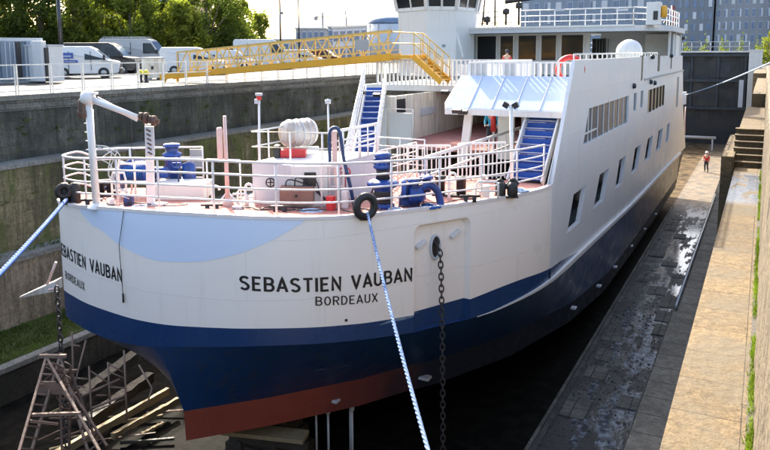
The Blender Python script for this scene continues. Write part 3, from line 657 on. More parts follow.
# shrubs and strip in front of the offices
r = random.Random(8); b = MB()
for i in range(5000):
    px = r.uniform(684, 790); p = A(px, 44, d=120+r.uniform(-3, 3)); q = Vector((p.x, p.y, QZ-.6+abs(r.gauss(0, 1))*.8*(1.3+math.sin(px*.35)+.5*math.sin(px*.9)))); s_ = r.uniform(.12, .25)
    n_ = Vector((r.gauss(0, 1), r.gauss(0, 1), r.gauss(0, 1))).normalized(); a_ = n_.orthogonal().normalized(); e = n_.cross(a_); b.add([q-a_*s_, q+e*s_*.6, q+a_*s_, q-e*s_*.6], [(0,1,2,3)])
tag(b.build('shrubbery', 'leafA', base=A(720, 44, Z=QZ)), 'line of low shrubs between the dock gate and the offices', 'shrubs', kind='stuff')
tree('small bright green tree at the right edge above the gate', 772, 46, 110, 5, 2.0, 'leafB', 91, 2200, .16, z0=-2.1)
bpy.data.objects['tree.012']['group'] = 'trees by the gate' if 'tree.012' in bpy.data.objects else ''

# lamp posts
def post(px, yb, d, lab, top=5.2, arm=False, rad=.09):
    p = A(px, yb, d=d); t = thing('lamp_post', lab, 'lamp post', (p.x, p.y, QZ))
    b = MB(); b.tube([(p.x, p.y, QZ), (p.x, p.y, top)], [rad*1.15, rad*.8], 10); b.lathe([(rad*2, 0), (rad*2, .15), (rad, .4)], (p.x, p.y, QZ), n=10); b.build('pole', 'vandark', t)
    b = MB(); b.box((-.15, -.5, -.06), (.15, .5, .06), Matrix.Translation((p.x, p.y, top+.05))); b.build('lamp_head', 'grey', t)
    if arm: b = MB(); b.box((-.12, -.12, -.2), (.22, .12, .12), Matrix.Translation((p.x+.15, p.y, A(px, 13, d=d).z))); b.build('camera_box', 'grey', t)
post(62, 60, 50, 'dark pole in front of the trees at the left', 6, rad=.14)
post(280.5, 36, 75, 'thin black pole with a small box, left of the two on the skyline', 8.5, True, .10)
post(299, 36, 75, 'thin plain black pole, right of the two on the skyline', 8.5, rad=.08)
# ================================================================== THE FERRY
SX = -4.776
ship = thing('ferry', 'large white car ferry with navy and red hull standing in the dry dock', 'ship', (-11, 30, -9))
ctl = [(-16.1, 52), (-16.1, 24), (-15.95, 18.5), (-15.6, 14.6), (-15.40, 12.7), (-15.30, 11.98), (-15.12, 11.60), (-14.9, 11.46), (-14.49, 11.31), (-13.56, 11.03), (-12.15, 10.80), (-11.17, 10.76), (-10.32, 10.88),
       (-9.19, 11.2), (-8.15, 11.81), (-7.44, 12.6), (-6.83, 13.68), (-5.98, 15.2), (-5.44, 16.4), (-5.06, 17.4), (-4.85, 18.2), (SX, 19.1), (SX, 21), (SX, 26), (SX, 34), (SX, 42), (SX, 52)]
dense = [ (p.x, p.y) for p in catmull([(x, y, 0) for x, y in ctl], 14)]
dense = [(min(x, SX) if y > 14 else x, y) for x, y in dense]
arc = [0.0]
for a_, b_ in zip(dense, dense[1:]): arc.append(arc[-1]+math.dist(a_, b_))
dx_, dy_ = zip(*dense)
def O(s): return float(np.interp(s, arc, dx_)), float(np.interp(s, arc, dy_))
def Onorm(s):
    x0, y0 = O(s-.05); x1, y1 = O(s+.05); t = Vector((x1-x0, y1-y0, 0)).normalized(); return Vector((t.y, -t.x, 0))
def hit(px, py):
    """where a sight line meets the upright upper hull: (arc length, height)"""
    r = M @ np.array([(px-CX)/F, (CY-py)/F, -1.0]); best = None
    for i in range(len(dense)-1):
        (xa, ya), (xb, yb) = dense[i], dense[i+1]; ex, ey = xb-xa, yb-ya
        den = r[0]*ey-r[1]*ex
        if abs(den) < 1e-9: continue
        t = (xa*ey-ya*ex)/den; u = (xa*r[1]-ya*r[0])/den
        if t > 0 and -1e-6 <= u <= 1+1e-6 and (best is None or t < best[0]): best = (t, arc[i]+u*(arc[i+1]-arc[i]), t*r[2])
    return (best[1], float(best[2])) if best else None
S_STEM = float(arc[min(range(len(dense)), key=lambda i: abs(dense[i][0]+11.1)+(0 if dense[i][1] < 12 else 9))])
def lev(pts, extra=()):
    q = [hit(*p) for p in pts]; q = [a for a in q if a]+list(extra); q.sort(); pp = catmull([(float(a[0]), float(a[1]), 0) for a in q], 6); xs_ = []; zs_ = []
    for p in pp:
        if not xs_ or p.x > xs_[-1]+1e-4: xs_.append(p.x); zs_.append(p.y)
    k = np.linspace(xs_[0], xs_[-1], 500); z = np.interp(k, xs_, zs_); z2 = np.convolve(np.pad(z, 6, mode='edge'), np.ones(13)/13, 'valid'); return list(k), list(z2)
def s_at_y(y):   # arc length on the straight starboard side
    i = max(k for k in range(len(dense)) if True); return arc[-1]-(52-y)
TZ = lev([(66,206),(85,207),(120,210),(150,212),(185,214),(240,217.5),(300,219),(350,217.5),(400,212.5),(460,205),(500,199),(540,191)], [(s_at_y(18.5), -3.5), (s_at_y(52), -3.5), (0, -4.9), (52-16.4, -4.9), (52-15.4, -3.5), (52-14.4, -3.5), (52-13.2, -3.5)])
NZ = lev([(64,293),(80,300),(100,308),(150,321),(200,327),(250,328),(300,327),(370,322),(415,316),(475,298),(520,279)], [(s_at_y(20.7), -5.9), (s_at_y(23.4), -6.19), (s_at_y(52), -6.8), (0, -6.4)])
KZ = lev([(66,316),(85,327),(118,340),(150,345),(200,347),(255,345),(340,341),(416,333),(475,317),(518,302)], [(s_at_y(17.9), -6.06), (s_at_y(23.3), -6.21), (s_at_y(33), -6.54), (s_at_y(47.4), -6.70), (s_at_y(52), -6.83), (0, -6.8)])
def ZT(s): return float(np.interp(s, *TZ))
def ZN(s): return float(np.interp(s, *NZ))
def ZK(s): return min(float(np.interp(s, *KZ)), ZN(s)-.02)
sa, zpk = hit(414, 226); sb, _ = hit(471, 219)
sPl = sorted(set([a for a in arc if a < sa-.05 or (sa+.05 < a < sb-.05) or a > sb+.05]+[sa, sb]))
S18 = s_at_y(18.6)
hullS = [s for s in sPl if s <= S18-.02]+[S18]+[s for s in sPl if s > S18+.05]
PZ = zpk
# lower hull: plan curve of the wedge at the red line, starboard; port mirrored about the stem
wx = [(-11.18, 11.45), (-9.83, 12.9), (-8.44, 14.67), (-7.2, 16.8), (-6.1, 19.6), (-5.3, 23.5), (-4.95, 28), (-4.86, 34), (-4.86, 52)]
wp = [(-11.18, 11.45), (-12.35, 12.9), (-13.6, 14.67), (-14.6, 16.8), (-15.3, 19.6), (-15.8, 23.5), (-16.05, 28), (-16.1, 34), (-16.1, 52)]
def plen(p):
    q = [0.0]
    for a_, b_ in zip(p, p[1:]): q.append(q[-1]+math.dist(a_, b_))
    return q
wxl, wpl = plen(wx), plen(wp); Ls = arc[-1]-S_STEM; Lp = S_STEM
def W(s, inset=0.0):
    if s >= S_STEM: u = (s-S_STEM)/Ls; L = wxl; P = wx
    else: u = (S_STEM-s)/Lp; L = wpl; P = wp
    # match by Y-ish progress: near-uniform arc length
    t = u*L[-1]; x = float(np.interp(t, L, [p[0] for p in P])); y = float(np.interp(t, L, [p[1] for p in P]))
    if inset:
        cx = -11.1; x = cx+(x-cx)*(1-inset); y = y+inset*2.0
    return x, y
def strip(name, m, lo, hi, ss, skip=None, push=0.0, parent=ship, smooth=True):
    b = MB(); vs = []
    for s in ss:
        x0, y0 = O(s); n = Onorm(s)*push if push else Vector((0,0,0)); vs += [(x0+n.x, y0+n.y, lo(s)), (x0+n.x, y0+n.y, hi(s))]
    fs = [(2*i, 2*i+2, 2*i+3, 2*i+1) for i in range(len(ss)-1) if not (skip and skip(ss[i], ss[i+1]))]
    b.add(vs, fs, smooth); return b.build(name, m, parent)
bowS = [s for s in hullS if s <= S18]
inp = lambda a, b: a >= sa-1e-6 and b <= sb+1e-6
# white topsides of the bow (above the pocket line and below it), with the anchor pocket left open
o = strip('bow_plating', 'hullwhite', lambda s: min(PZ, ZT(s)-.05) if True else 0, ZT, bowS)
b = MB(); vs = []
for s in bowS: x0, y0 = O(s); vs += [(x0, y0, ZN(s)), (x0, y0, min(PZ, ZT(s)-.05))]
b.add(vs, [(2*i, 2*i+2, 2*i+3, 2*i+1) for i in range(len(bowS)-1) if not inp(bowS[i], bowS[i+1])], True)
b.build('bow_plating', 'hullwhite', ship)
strip('navy_band', 'navy', ZK, ZN, bowS, skip=inp)
# lower hull, navy wedge then red, then bottom
RZ, BZ = -8.0, -8.62
def RZs(s): return RZ-.5*max(0, min(1, (O(s)[1]-14)/12))
def rows(name, m, fa, fb, ss, k=1):
    b = MB(); n = len(ss); vs = []
    for j in range(k+1):
        t = j/k
        for s in ss:
            a_, c_ = fa(s), fb(s); vs.append(tuple(a_[i]*(1-t)+c_[i]*t for i in range(3)))
    b.add(vs, [(j*n+i, j*n+i+1, (j+1)*n+i+1, (j+1)*n+i) for j in range(k) for i in range(n-1)], True)
    return b.build(name, m, ship)
S_ = sorted(set(hullS+[S_STEM]))
fK = lambda s: (*O(s), ZK(s)); fR = lambda s: (*W(s), RZs(s)); fB = lambda s: (*W(s, .015), RZs(s)-.72); fC = lambda s: (-11.1+(W(s)[0]+11.1)*.10, W(s)[1]+.6, RZs(s)-.735)
left_ = [s for s in S_ if s <= S_STEM]; right_ = [s for s in S_ if s >= S_STEM]
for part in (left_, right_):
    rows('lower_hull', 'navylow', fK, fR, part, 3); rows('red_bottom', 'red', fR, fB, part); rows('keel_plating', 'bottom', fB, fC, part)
# white rubbing strip along the knuckle on the starboard side
b = MB(); s0_ = hit(416, 333)[0]; ss = [s for s in hullS if s >= sb+.2]
vs = []
for s in ss:
    x0, y0 = O(s); n = Onorm(s); z = ZK(s); t = min(1, max(0, (O(s)[1]-15.8)/4.5)); hh = .008+.055*t
    for dn, dz in ((0, -hh), (.01+.09*t, -hh), (.01+.09*t, hh), (0, hh)): vs.append((x0+n.x*dn, y0+n.y*dn, z+dz))
b.add(vs, [(4*i+j, 4*i+4+j, 4*i+4+(j+1) % 4, 4*i+(j+1) % 4) for i in range(len(ss)-1) for j in range(4)]); b.build('rubbing_strake', 'white', ship)
# anchor pocket: flat panel let into the curved plating
pa = Vector((*O(sa), 0)); pb = Vector((*O(sb), 0)); chord = (pb-pa).normalized(); inn = Vector((-chord.y, chord.x, 0)); inn = inn if inn.y > 0 else -inn
ia = pa+inn*.16+chord*.07; ib = pb+inn*.16-chord*.07
zkA, zkB, znA, znB = ZK(sa), ZK(sb), ZN(sa), ZN(sb)
def V(p, z): return Vector((p.x, p.y, z))
b = MB()
topc = []   # rounded upper corners
for t in (0, .25, .5, .75, 1): a_ = math.pi/2*t; topc.append((.14*(1-math.sin(a_)), .14*(1-math.cos(a_))))
ring_o = [V(pa, znA)]+[V(pa+chord*(.2*(1-math.cos(q))), PZ-.2*(1-math.sin(q))) for q in np.linspace(0, math.pi/2, 6)]+[V(pb-chord*(.2*(1-math.sin(q))), PZ-.2*(1-math.cos(q))) for q in np.linspace(0, math.pi/2, 6)]+[V(pb, znB)]
ring_i = [V(ia, znA)]+[V(ia+chord*(.16*(1-math.cos(q))), PZ-.08-.16*(1-math.sin(q))) for q in np.linspace(0, math.pi/2, 6)]+[V(ib-chord*(.16*(1-math.sin(q))), PZ-.08-.16*(1-math.cos(q))) for q in np.linspace(0, math.pi/2, 6)]+[V(ib, znB)]
n = len(ring_o); b.add(ring_o+ring_i, [(i, i+1, n+i+1, n+i) for i in range(n-1)]+[tuple(range(n, 2*n))])
# corner webs between the square opening of the plating and the rounded ring
b.add([V(pa, PZ), V(pb, PZ)]+ring_o, [(0,)+tuple(2+i for i in range(1, 7)), (1,)+tuple(2+i for i in range(7, 13))])
pk = fixn(b.build('anchor_pocket', 'hullwhite', ship))
b = MB(); b.add([V(pa, znA), V(ia, znA), V(ia, zkA), V(pa, zkA), V(ib, znB), V(pb, znB), V(pb, zkB), V(ib, zkB)], [(0,1,2,3), (4,5,6,7), (1,4,7,2)]); b.add([V(pa, zkA), V(ia, zkA), V(ib, zkB), V(pb, zkB)], [(0,1,2,3)])
fixn(b.build('pocket_foot', 'navy', ship))
hp = lerp(ia, ib, .42); nrm = -inn
b = MB(); zc = PZ-.62; up = Vector((0,0,1))
ringp = [V(hp, zc)+nrm*.02+chord*(.13*math.cos(t))+up*(.27*math.sin(t)) for t in [2*math.pi*i/20 for i in range(20)]]; b.tube(ringp, .035, 8, closed=True); b.build('hawse_rim', 'lgrey', pk)
b = MB(); b.add([p+nrm*.003 for p in ringp], [tuple(range(20))]); b.build('hawse_hole', 'blacksteel', pk)
for t, zz in ((.14, -.50), (.80, -.40)):
    q = V(lerp(ia, ib, t), PZ+zz)+nrm*.05; b = MB(); b.bar(q-chord*.13-up*.06, q+chord*.13+up*.08, .10, .09, nrm); b.build('anchor_stop', 'white', pk, bevel=.015)
# pale blue patch with a curved lower edge, laid over the bow plating
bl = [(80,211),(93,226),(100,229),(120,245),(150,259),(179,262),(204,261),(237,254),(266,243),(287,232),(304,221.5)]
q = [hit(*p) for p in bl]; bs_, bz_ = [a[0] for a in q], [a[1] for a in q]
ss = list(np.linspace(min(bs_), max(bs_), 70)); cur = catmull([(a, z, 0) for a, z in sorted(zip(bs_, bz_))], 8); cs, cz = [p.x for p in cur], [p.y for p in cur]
strip('pale_bow_patch', 'pale', lambda s: min(float(np.interp(s, cs, cz)), ZT(s)-.03), lambda s: ZT(s)-.012, ss, push=.006)
b = MB()
for s in hullS:
    pass
# deck edge coaming
b = MB(); vs = []
for s in [s for s in bowS if s > 52-13.5]:
    x0, y0 = O(s); n = Onorm(s); z = ZT(s)
    for dn, dz in ((.02, -.02), (.02, .05), (-.10, .05), (-.10, -.02)): vs.append((x0+n.x*dn, y0+n.y*dn, z+dz))
b.add(vs, [(4*i+j, 4*i+4+j, 4*i+4+(j+1) % 4, 4*i+(j+1) % 4) for i in range(len(vs)//4-1) for j in range(4)]); b.build('deck_coaming', 'railpink', ship)
# hanging cable at the stem
s1, z1 = hit(125, 213); s2, z2 = hit(121, 245); s3, z3 = hit(125, 302)
b = MB(); b.tube([Vector((*O(s), z))+Onorm(s)*k for s, z, k in ((s1, z1+.05, .03), (s2, z2, .05), (s3, z3+.15, .04))], .008, 6); e = Vector((*O(s3), z3))+Onorm(s3)*.04
b.tube([e+Vector((0,0,.2)), e], .022, 8); tag(b.build('stem_cable', 'chain', base=e), 'thin dark cable with a small plummet hanging down the bow left of centre', 'cable')
# small hole mark
s1, z1 = hit(346, 320); b = MB(); b.lathe([(.03, 0), (.03, .02)], Vector((*O(s1), z1)), Onorm(s1), 10); b.build('drain_hole', 'blacksteel', ship)

import bmesh
# decks
b = MB(); inn_ = [(x, y) for x, y in dense if y <= 52]

edge = [Vector((*O(s), ZT(s)-.01))-Onorm(s)*.05 for s in np.linspace(52-13.3, s_at_y(18.9), 110)]
back = [Vector(p) for p in ((-10.0, 18.9, -3.5), (-11.3, 18.9, -3.5), (-11.7, 15.6, -3.5), (-10.95, 13.2, -3.5), (-11.8, 12.95, -3.5), (-12.9, 14.45, -3.5), (-14.7, 13.4, -3.5), (-15.3, 13.3, -3.55))]
bm = bmesh.new(); vv = [bm.verts.new(p) for p in edge+back]; es = [bm.edges.new((vv[i], vv[(i+1) % len(vv)])) for i in range(len(vv))]
bmesh.ops.triangle_fill(bm, use_beauty=True, use_dissolve=False, edges=es); bmesh.ops.recalc_face_normals(bm, faces=bm.faces)
g_ = bmesh.ops.extrude_face_region(bm, geom=list(bm.faces)); bmesh.ops.translate(bm, verts=[e for e in g_['geom'] if isinstance(e, bmesh.types.BMVert)], vec=(0, 0, -.12)); bmesh.ops.recalc_face_normals(bm, faces=bm.faces)
bm.transform(Matrix.Translation(-Vector(BASE['ferry']))); me = bpy.data.meshes.new('bow_deck'); bm.to_mesh(me); bm.free()
o = bpy.data.objects.new('bow_deck', me); col.objects.link(o); me.materials.append(MT['deck']); o.parent = ship
cd = [Vector((*O(s), 0))-Onorm(s)*.4 for s in np.linspace(52-49, s_at_y(48), 60)]; b = MB(); b.add([(p.x, p.y, -5.75) for p in cd], [tuple(range(len(cd)))]); b.build('car_deck', 'upperdeck', ship)
b = MB(); b.box((-12.7, 24.4, -3.62), (SX-.3, 50, -3.5)); b.build('upper_car_deck', 'deck', ship)
b = MB(); b.box((-14.4, 25.2, -5.7), (-12.76, 25.3, -1.67)); b.build('casing_front', 'white', ship)

# lettering wrapped on the bow

def arcp(cx, cy, rx, ry, a0, a1, n=9): return [(cx+rx*math.cos(math.radians(a0+(a1-a0)*i/n)), cy+ry*math.sin(math.radians(a0+(a1-a0)*i/n))) for i in range(n+1)]
GL = {'S': (.56, [arcp(.28, .74, .22, .20, 25, 270)+arcp(.28, .27, .22, .21, 90, -155)[1:]]), 'E': (.50, [[(.48, .94), (.06, .94), (.06, .06), (.48, .06)], [(.06, .51), (.42, .51)]]),
 'B': (.56, [[(.06, .51), (.30, .51)]+arcp(.30, .725, .19, .215, -90, 90)[1:]+[(.06, .94), (.06, .06), (.32, .06)]+arcp(.32, .285, .20, .225, -90, 90)[1:]]),
 'A': (.60, [[(.03, 0), (.30, .97), (.57, 0)], [(.12, .30), (.48, .30)]]), 'T': (.54, [[(.0, .94), (.54, .94)], [(.27, .94), (.27, 0)]]), 'I': (.12, [[(.06, 0), (.06, 1)]]),
 'N': (.58, [[(.06, 0), (.06, .98), (.52, .02), (.52, 1)]]), 'V': (.60, [[(.03, 1), (.30, .03), (.57, 1)]]), 'U': (.56, [[(.06, 1)]+arcp(.28, .28, .22, .23, 180, 360)+[(.50, 1)]]),
 'O': (.58, [arcp(.29, .5, .23, .44, 90, 450, 24)]), 'R': (.56, [[(.06, 0), (.06, .94), (.32, .94)]+arcp(.32, .72, .19, .22, 90, -90)[1:]+[(.06, .50)], [(.28, .5), (.52, 0)]]),
 'D': (.57, [[(.06, .06), (.06, .94), (.26, .94)]+arcp(.26, .5, .25, .44, 90, -90)[1:]+[(.06, .06)]]), 'X': (.58, [[(.04, 0), (.54, 1)], [(.04, 1), (.54, 0)]]), ' ': (.34, [])}
def wrap_text(txt, s0, z0, s1, z1, h, name='lettering', out=.008, bold=.165, gap=.17):
    W_ = sum(GL[c][0] for c in txt)+gap*(len(txt)-1); x = 0; f = W_
    for c in txt:
        w_, st = GL[c]; b = MB()
        for pl_ in st:
            # resample so the strokes bend with the plating
            P_ = [Vector((x+p[0], p[1])) for p in pl_]; cl = (P_[0]-P_[-1]).length < 1e-4; Q = []
            for i in range(len(P_)-1):
                k = max(1, int((P_[i+1]-P_[i]).length/.18)) if abs(P_[i+1].x-P_[i].x) > .1 else 1
                Q += [P_[i].lerp(P_[i+1], j/k) for j in range(k)]
            if not cl: Q.append(P_[-1])
            n = len(Q); vs = []
            for i in range(n):
                a_ = Q[i-1] if (i or cl) else None; c_ = Q[(i+1) % n] if (i < n-1 or cl) else None
                d1 = (Q[i]-a_).normalized() if a_ is not None else None; d2 = (c_-Q[i]).normalized() if c_ is not None else None
                d1 = d1 if d1 is not None else d2; d2 = d2 if d2 is not None else d1
                m_ = Vector((-(d1.y+d2.y), d1.x+d2.x)); 
                if m_.length < 1e-4: m_ = Vector((-d1.y, d1.x))
                m_.normalize(); k = min(2.0, 1/max(.3, m_.dot(Vector((-d1.y, d1.x)))))
                for sg in (-1, 1):
                    q = Q[i]+m_*sg*bold/2*k; u = q.x/f; s = s0+(s1-s0)*u; z = z0+(z1-z0)*u+q.y*h; vs.append(Vector((*O(s), z))+Onorm(s)*out)
            b.add(vs, [(2*i, 2*((i+1) % n), 2*((i+1) % n)+1, 2*i+1) for i in range(n if cl else n-1)])
        x += w_+gap
        if st: b.build('letter', 'letter', ship)
q0 = hit(240, 289.5); q1 = hit(412, 280.5); qh = hit(240, 275.5); h1 = qh[1]-q0[1]; LT = q1[0]-q0[0]
wrap_text('SEBASTIEN VAUBAN', q0[0], q0[1], q1[0], q1[1], h1)
p0_ = hit(315.5, 305.5); p1_ = hit(377.5, 301.5); ph_ = hit(315.5, 296.5); h2 = ph_[1]-p0_[1]; LB = p1_[0]-p0_[0]
wrap_text('BORDEAUX', p0_[0], p0_[1], p1_[0], p1_[1], h2, bold=.13)
e1 = hit(122.5, 282.5); zst = hit(66, 263.5)
ssil = next((x_, hit(x_, 250)) for x_ in np.arange(50, 75, .25) if hit(x_, 250)); print('silhouette', ssil); ssil = ssil[1][0]; LP_ = (e1[0]-ssil)/.945; wrap_text('SEBASTIEN VAUBAN', e1[0]-LP_, e1[1]+.10, e1[0], e1[1], h1*1.0)
print('port text', LT, LP_, ssil, e1)
e1 = hit(85, 290.5); wrap_text('BORDEAUX', e1[0]-LB*LP_/LT, e1[1]+.04, e1[0], e1[1], h2, bold=.13)

# ---- starboard side plating with window openings (plane X = SX)
import bmesh
def plate(name, outer, holes, m, thick=.10, parent=ship, x=SX):
    bm = bmesh.new(); es = []
    for loop in [outer]+holes:
        vv = [bm.verts.new((x, y, z)) for y, z in loop]
        for i in range(len(vv)): es.append(bm.edges.new((vv[i], vv[(i+1) % len(vv)])))
    bmesh.ops.triangle_fill(bm, use_beauty=True, use_dissolve=False, edges=es)
    bmesh.ops.recalc_face_normals(bm, faces=bm.faces)
    g_ = bmesh.ops.extrude_face_region(bm, geom=list(bm.faces)); vv = [e for e in g_['geom'] if isinstance(e, bmesh.types.BMVert)]
    bmesh.ops.translate(bm, verts=vv, vec=(-thick, 0, 0)); bmesh.ops.recalc_face_normals(bm, faces=bm.faces)
    bm.transform(Matrix.Translation(-Vector(BASE[parent.name]))); me = bpy.data.meshes.new(name); bm.to_mesh(me); bm.free()
    o = bpy.data.objects.new(name, me); col.objects.link(o); me.materials.append(MT[m]); o.parent = parent; BASE[o.name] = BASE[parent.name]; return o
def yz(*pts): return [(float(A(px, py, X=SX).y), float(A(px, py, X=SX).z)) for px, py in pts]
zb_, zt_ = -5.19, -4.16
low = []   # lower windows: parallelograms leaning aft
for y0, y1, y2, y3 in ((20.34, 21.05, 22.75, 22.0), (23.95, 24.85, 26.55, 25.65), (27.86, 28.6, 30.1, 29.35), (31.56, 32.4, 34.15, 33.3), (35.3, 36.2, 38.1, 37.2), (39.4, 40.2, 42.0, 41.2), (43.5, 44.0, 45.3, 44.8)):
    low.append([(y0, zb_), (y1, zt_), (y2, zt_), (y3, zb_)])
big = [(22.1, -2.84), (22.75, -1.75), (30.25, -1.75), (30.25, -2.84)]
small = [[(31.5, -2.48), (31.5, -1.73), (32.25, -1.73), (32.25, -2.48)], [(33.4, -2.48), (33.4, -1.73), (34.15, -1.73), (34.15, -2.48)]]
louv = [(35.7, -2.90), (35.7, -1.80), (41.95, -1.80), (41.95, -2.90)]
slot = [(48.0, -3.5), (48.0, -1.6), (49.3, -1.6), (49.3, -3.5)]
TOPZ = -.23
bot = [(y, float(ZN(s_at_y(y)))+.0 if y < 23.4 else float(ZK(s_at_y(y)))) for y in (18.6, 19.6, 20.7, 22, 23.4, 28, 33, 40, 47.4, 52)]
outer = [(18.6, -3.46), (20.75, TOPZ), (33.2, TOPZ), (33.2, -1.28), (51.4, -1.28), (52.6, -3.5), (56.0, -6.9)]+bot[::-1]
sp_ = plate('side_plating', outer, [big]+small+[louv, slot]+low, 'shadedwhite')
upper = [(33.9, -1.22), (33.9, TOPZ), (38.9, TOPZ), (38.9, -1.0), (39.7, -1.0), (39.7, TOPZ), (51.2, TOPZ-.05), (51.5, -1.22)]
plate('upper_side_panel', upper, [], 'shadedwhite', x=SX-.04)
b = MB(); b.box((SX-.09, 33.2, -1.3), (SX-.03, 33.9, TOPZ+.05)); b.box((SX-.09, 38.9, -1.0), (SX-.03, 39.7, TOPZ+.05)); b.box((SX-.06, 44.6, -1.0), (SX-.02, 45.0, TOPZ)); b.build('dark_gap', 'blacksteel', ship)
for px, py in ((652, 57), (671, 56), (650, 82), (654, 83), (633, 86)):
    q = A(px, py, X=SX); b = MB(); b.lathe([(.09, -.05), (.12, .02), (.09, .12), (0, .13)], q, (1, 0, 0), 12); b.build('navigation_light', 'blacksteel', ship)
b = MB(); b.bar((SX+.02, 34.0, -1.25), (SX+.02, 51.5, -1.25), .06, .07); b.build('panel_ledge', 'grey', ship)
b = MB(); vs = []   # navy wedge above the strake
wy = [18.6, 19.6, 20.7, 22, 23.4]
for y in wy: s = s_at_y(y); vs += [(SX-.0, y, float(ZK(s))), (SX-.0, y, float(ZN(s)))]
b.add(vs, [(2*i, 2*i+2, 2*i+3, 2*i+1) for i in range(len(wy)-1)]); b.build('navy_band', 'navy', ship)
# stern quarter rounding (navy-free white above, dark below)
b = MB(); prof = [(SX-.10, 52.4, 56), (SX-.4, 53.3, 57), (SX-1.3, 54.2, 58), (SX-3, 54.8, 58.6), (-10, 55, 58.8), (-15.7, 54, 57.5), (-16.1, 52, 56)]
vs = []
for x, yt, yb in prof: vs += [(x, yt-1.0, -1.28), (x, yt, -3.5), (x, yb, -6.9)]
b.add(vs, [(3*i+j, 3*i+3+j, 3*i+4+j, 3*i+1+j) for i in range(len(prof)-1) for j in (0, 1)], True); b.build('stern_plating', 'shadedwhite', ship)
b = MB(); vs = []
for x, yt, yb in prof: vs += [(x, yb, -6.9), (x*.98-.2, yb-3, -8.9)]
b.add(vs, [(2*i, 2*i+2, 2*i+3, 2*i+1) for i in range(len(prof)-1)], True)
b.add([(SX-.02, 51.9, -6.84), (SX-.02, 56, -6.9), (SX-.3, 53, -8.9), (SX-.1, 51.9, -8.9)], [(0,1,2,3)]); b.build('stern_hull', 'bottom', ship)
# windows
def win(loop, m, setback=.07, frame=True, nm='window', fm='white'):
    b = MB(); b.add([(SX-setback, y, z) for y, z in loop], [tuple(range(len(loop)))]); return b.build(nm, m, ship)
w_ = win(big, 'greyglass')
for i in range(9):
    y = 22.55+i*.96 if i else 23.0; b = MB(); zt = -1.76 if y > 22.8 else -1.76; b.bar((SX-.06, y, -2.83), (SX-.06, y+.0, zt), .018, .085, (0, 1, 0)); b.build('mullion', 'white', w_)
b = MB(); b.bar((SX-.05, 22.3, -2.52), (SX-.05, 24.3, -2.52), .03, .05); b.build('rail', 'white', w_)
for l in small: win(l, 'greyglass')
w_ = win(louv, 'tanreflection')
for i in range(6):
    y = 35.72+i*1.243; b = MB(); b.bar((SX-.04, y, -2.9), (SX-.04, y, -1.8), .06, .3 if i in (0, 5) else .2, (0, 1, 0)); b.build('mullion', 'blacksteel', w_)
win(slot, 'tanreflection')
for k_, l in enumerate(low):      # deep white reveals around the car-deck openings
    b = MB(); n = len(l); vs = [(SX-.101, y, z) for y, z in l]+[(SX-.14, y+.0, z) for y, z in l]
    b.add(vs, [(i, (i+1) % n, n+(i+1) % n, n+i) for i in range(n)]); b.build('window_reveal', 'white', ship)
b = MB(); b.box((SX-1.2, 18.9, -6.2), (SX-1.15, 50, -3.62)); b.build('dark_backing', 'blacksteel', ship)  # black sheet added so the openings look dark inside
for y in (20.9, 25.0, 29, 33.2):
    b = MB(); b.lathe([(.16, 0), (.2, .1), (.2, .3), (.1, .5)], (SX-.75, y+.35, -5.2), n=10); b.tube([(SX-.7, y+.2, -5.2), (SX-.7, y+.2, -4.4), (SX-.7, y+.7, -4.3)], .035, 6); b.build('pipework', 'lgrey', ship)
# hull fittings
for p in ((575, 308), (600, 286), (616, 267), (632, 246), (645, 229), (656, 214)):
    q = A(*p, X=SX-.08); b = MB(); b.box((SX-.2, q.y-.12, q.z-.035), (SX-.04, q.y+.12, q.z+.035)); b.build('anode', 'lgrey', ship, bevel=.02)
for p in ((330, 399), (421, 377)):
    q = A(*p, Z=-8.45); b = MB(); b.box((q.x-.1, q.y-.1, q.z-.04), (q.x+.25, q.y+.15, q.z+.04)); b.build('anode', 'lgrey', ship, bevel=.02)
for px, py in ((659, 88),):
    pass

# ---- upper deck
UZ = -1.4
fl = A(366, 84, Z=UZ); fm = A(447, 86, Z=UZ)
print('front platform', fl, fm)
yf = 28.6
ud = MB(); ud.box((-16.05, yf, UZ-.26), (-8.3, 52, UZ)); ud.box((-8.3, 21.6, UZ-.26), (SX-.11, 52, UZ)); UD = ud.build('upper_deck', 'white', ship)
b = MB(); b.box((-15.9, yf+.15, UZ), (-8.5, 51, UZ+.012)); b.build('deck_covering', 'upperdeck', ship); b = MB(); b.box((-8.5, 21.75, UZ), (SX-.2, 51, UZ+.012)); b.build('deck_covering', 'upperdeck', ship)
# port casing wall, stained
b = MB(); b.box((-12.75, 24.5, -6.2), (-12.6, 51, UZ-.27)); b.build('casing_wall', 'dirtywhite', ship)
p = A(389, 120, X=-12.55); b = MB(); b.box((-12.6, 25.0, -3.3), (-12.56, 25.7, -1.8)); b.build('casing_door', 'blacksteel', ship)
b = MB(); b.box((-12.598, 27.2, -2.6), (-12.55, 28.6, -2.3)); b.build('nameplate', 'lgrey', ship)

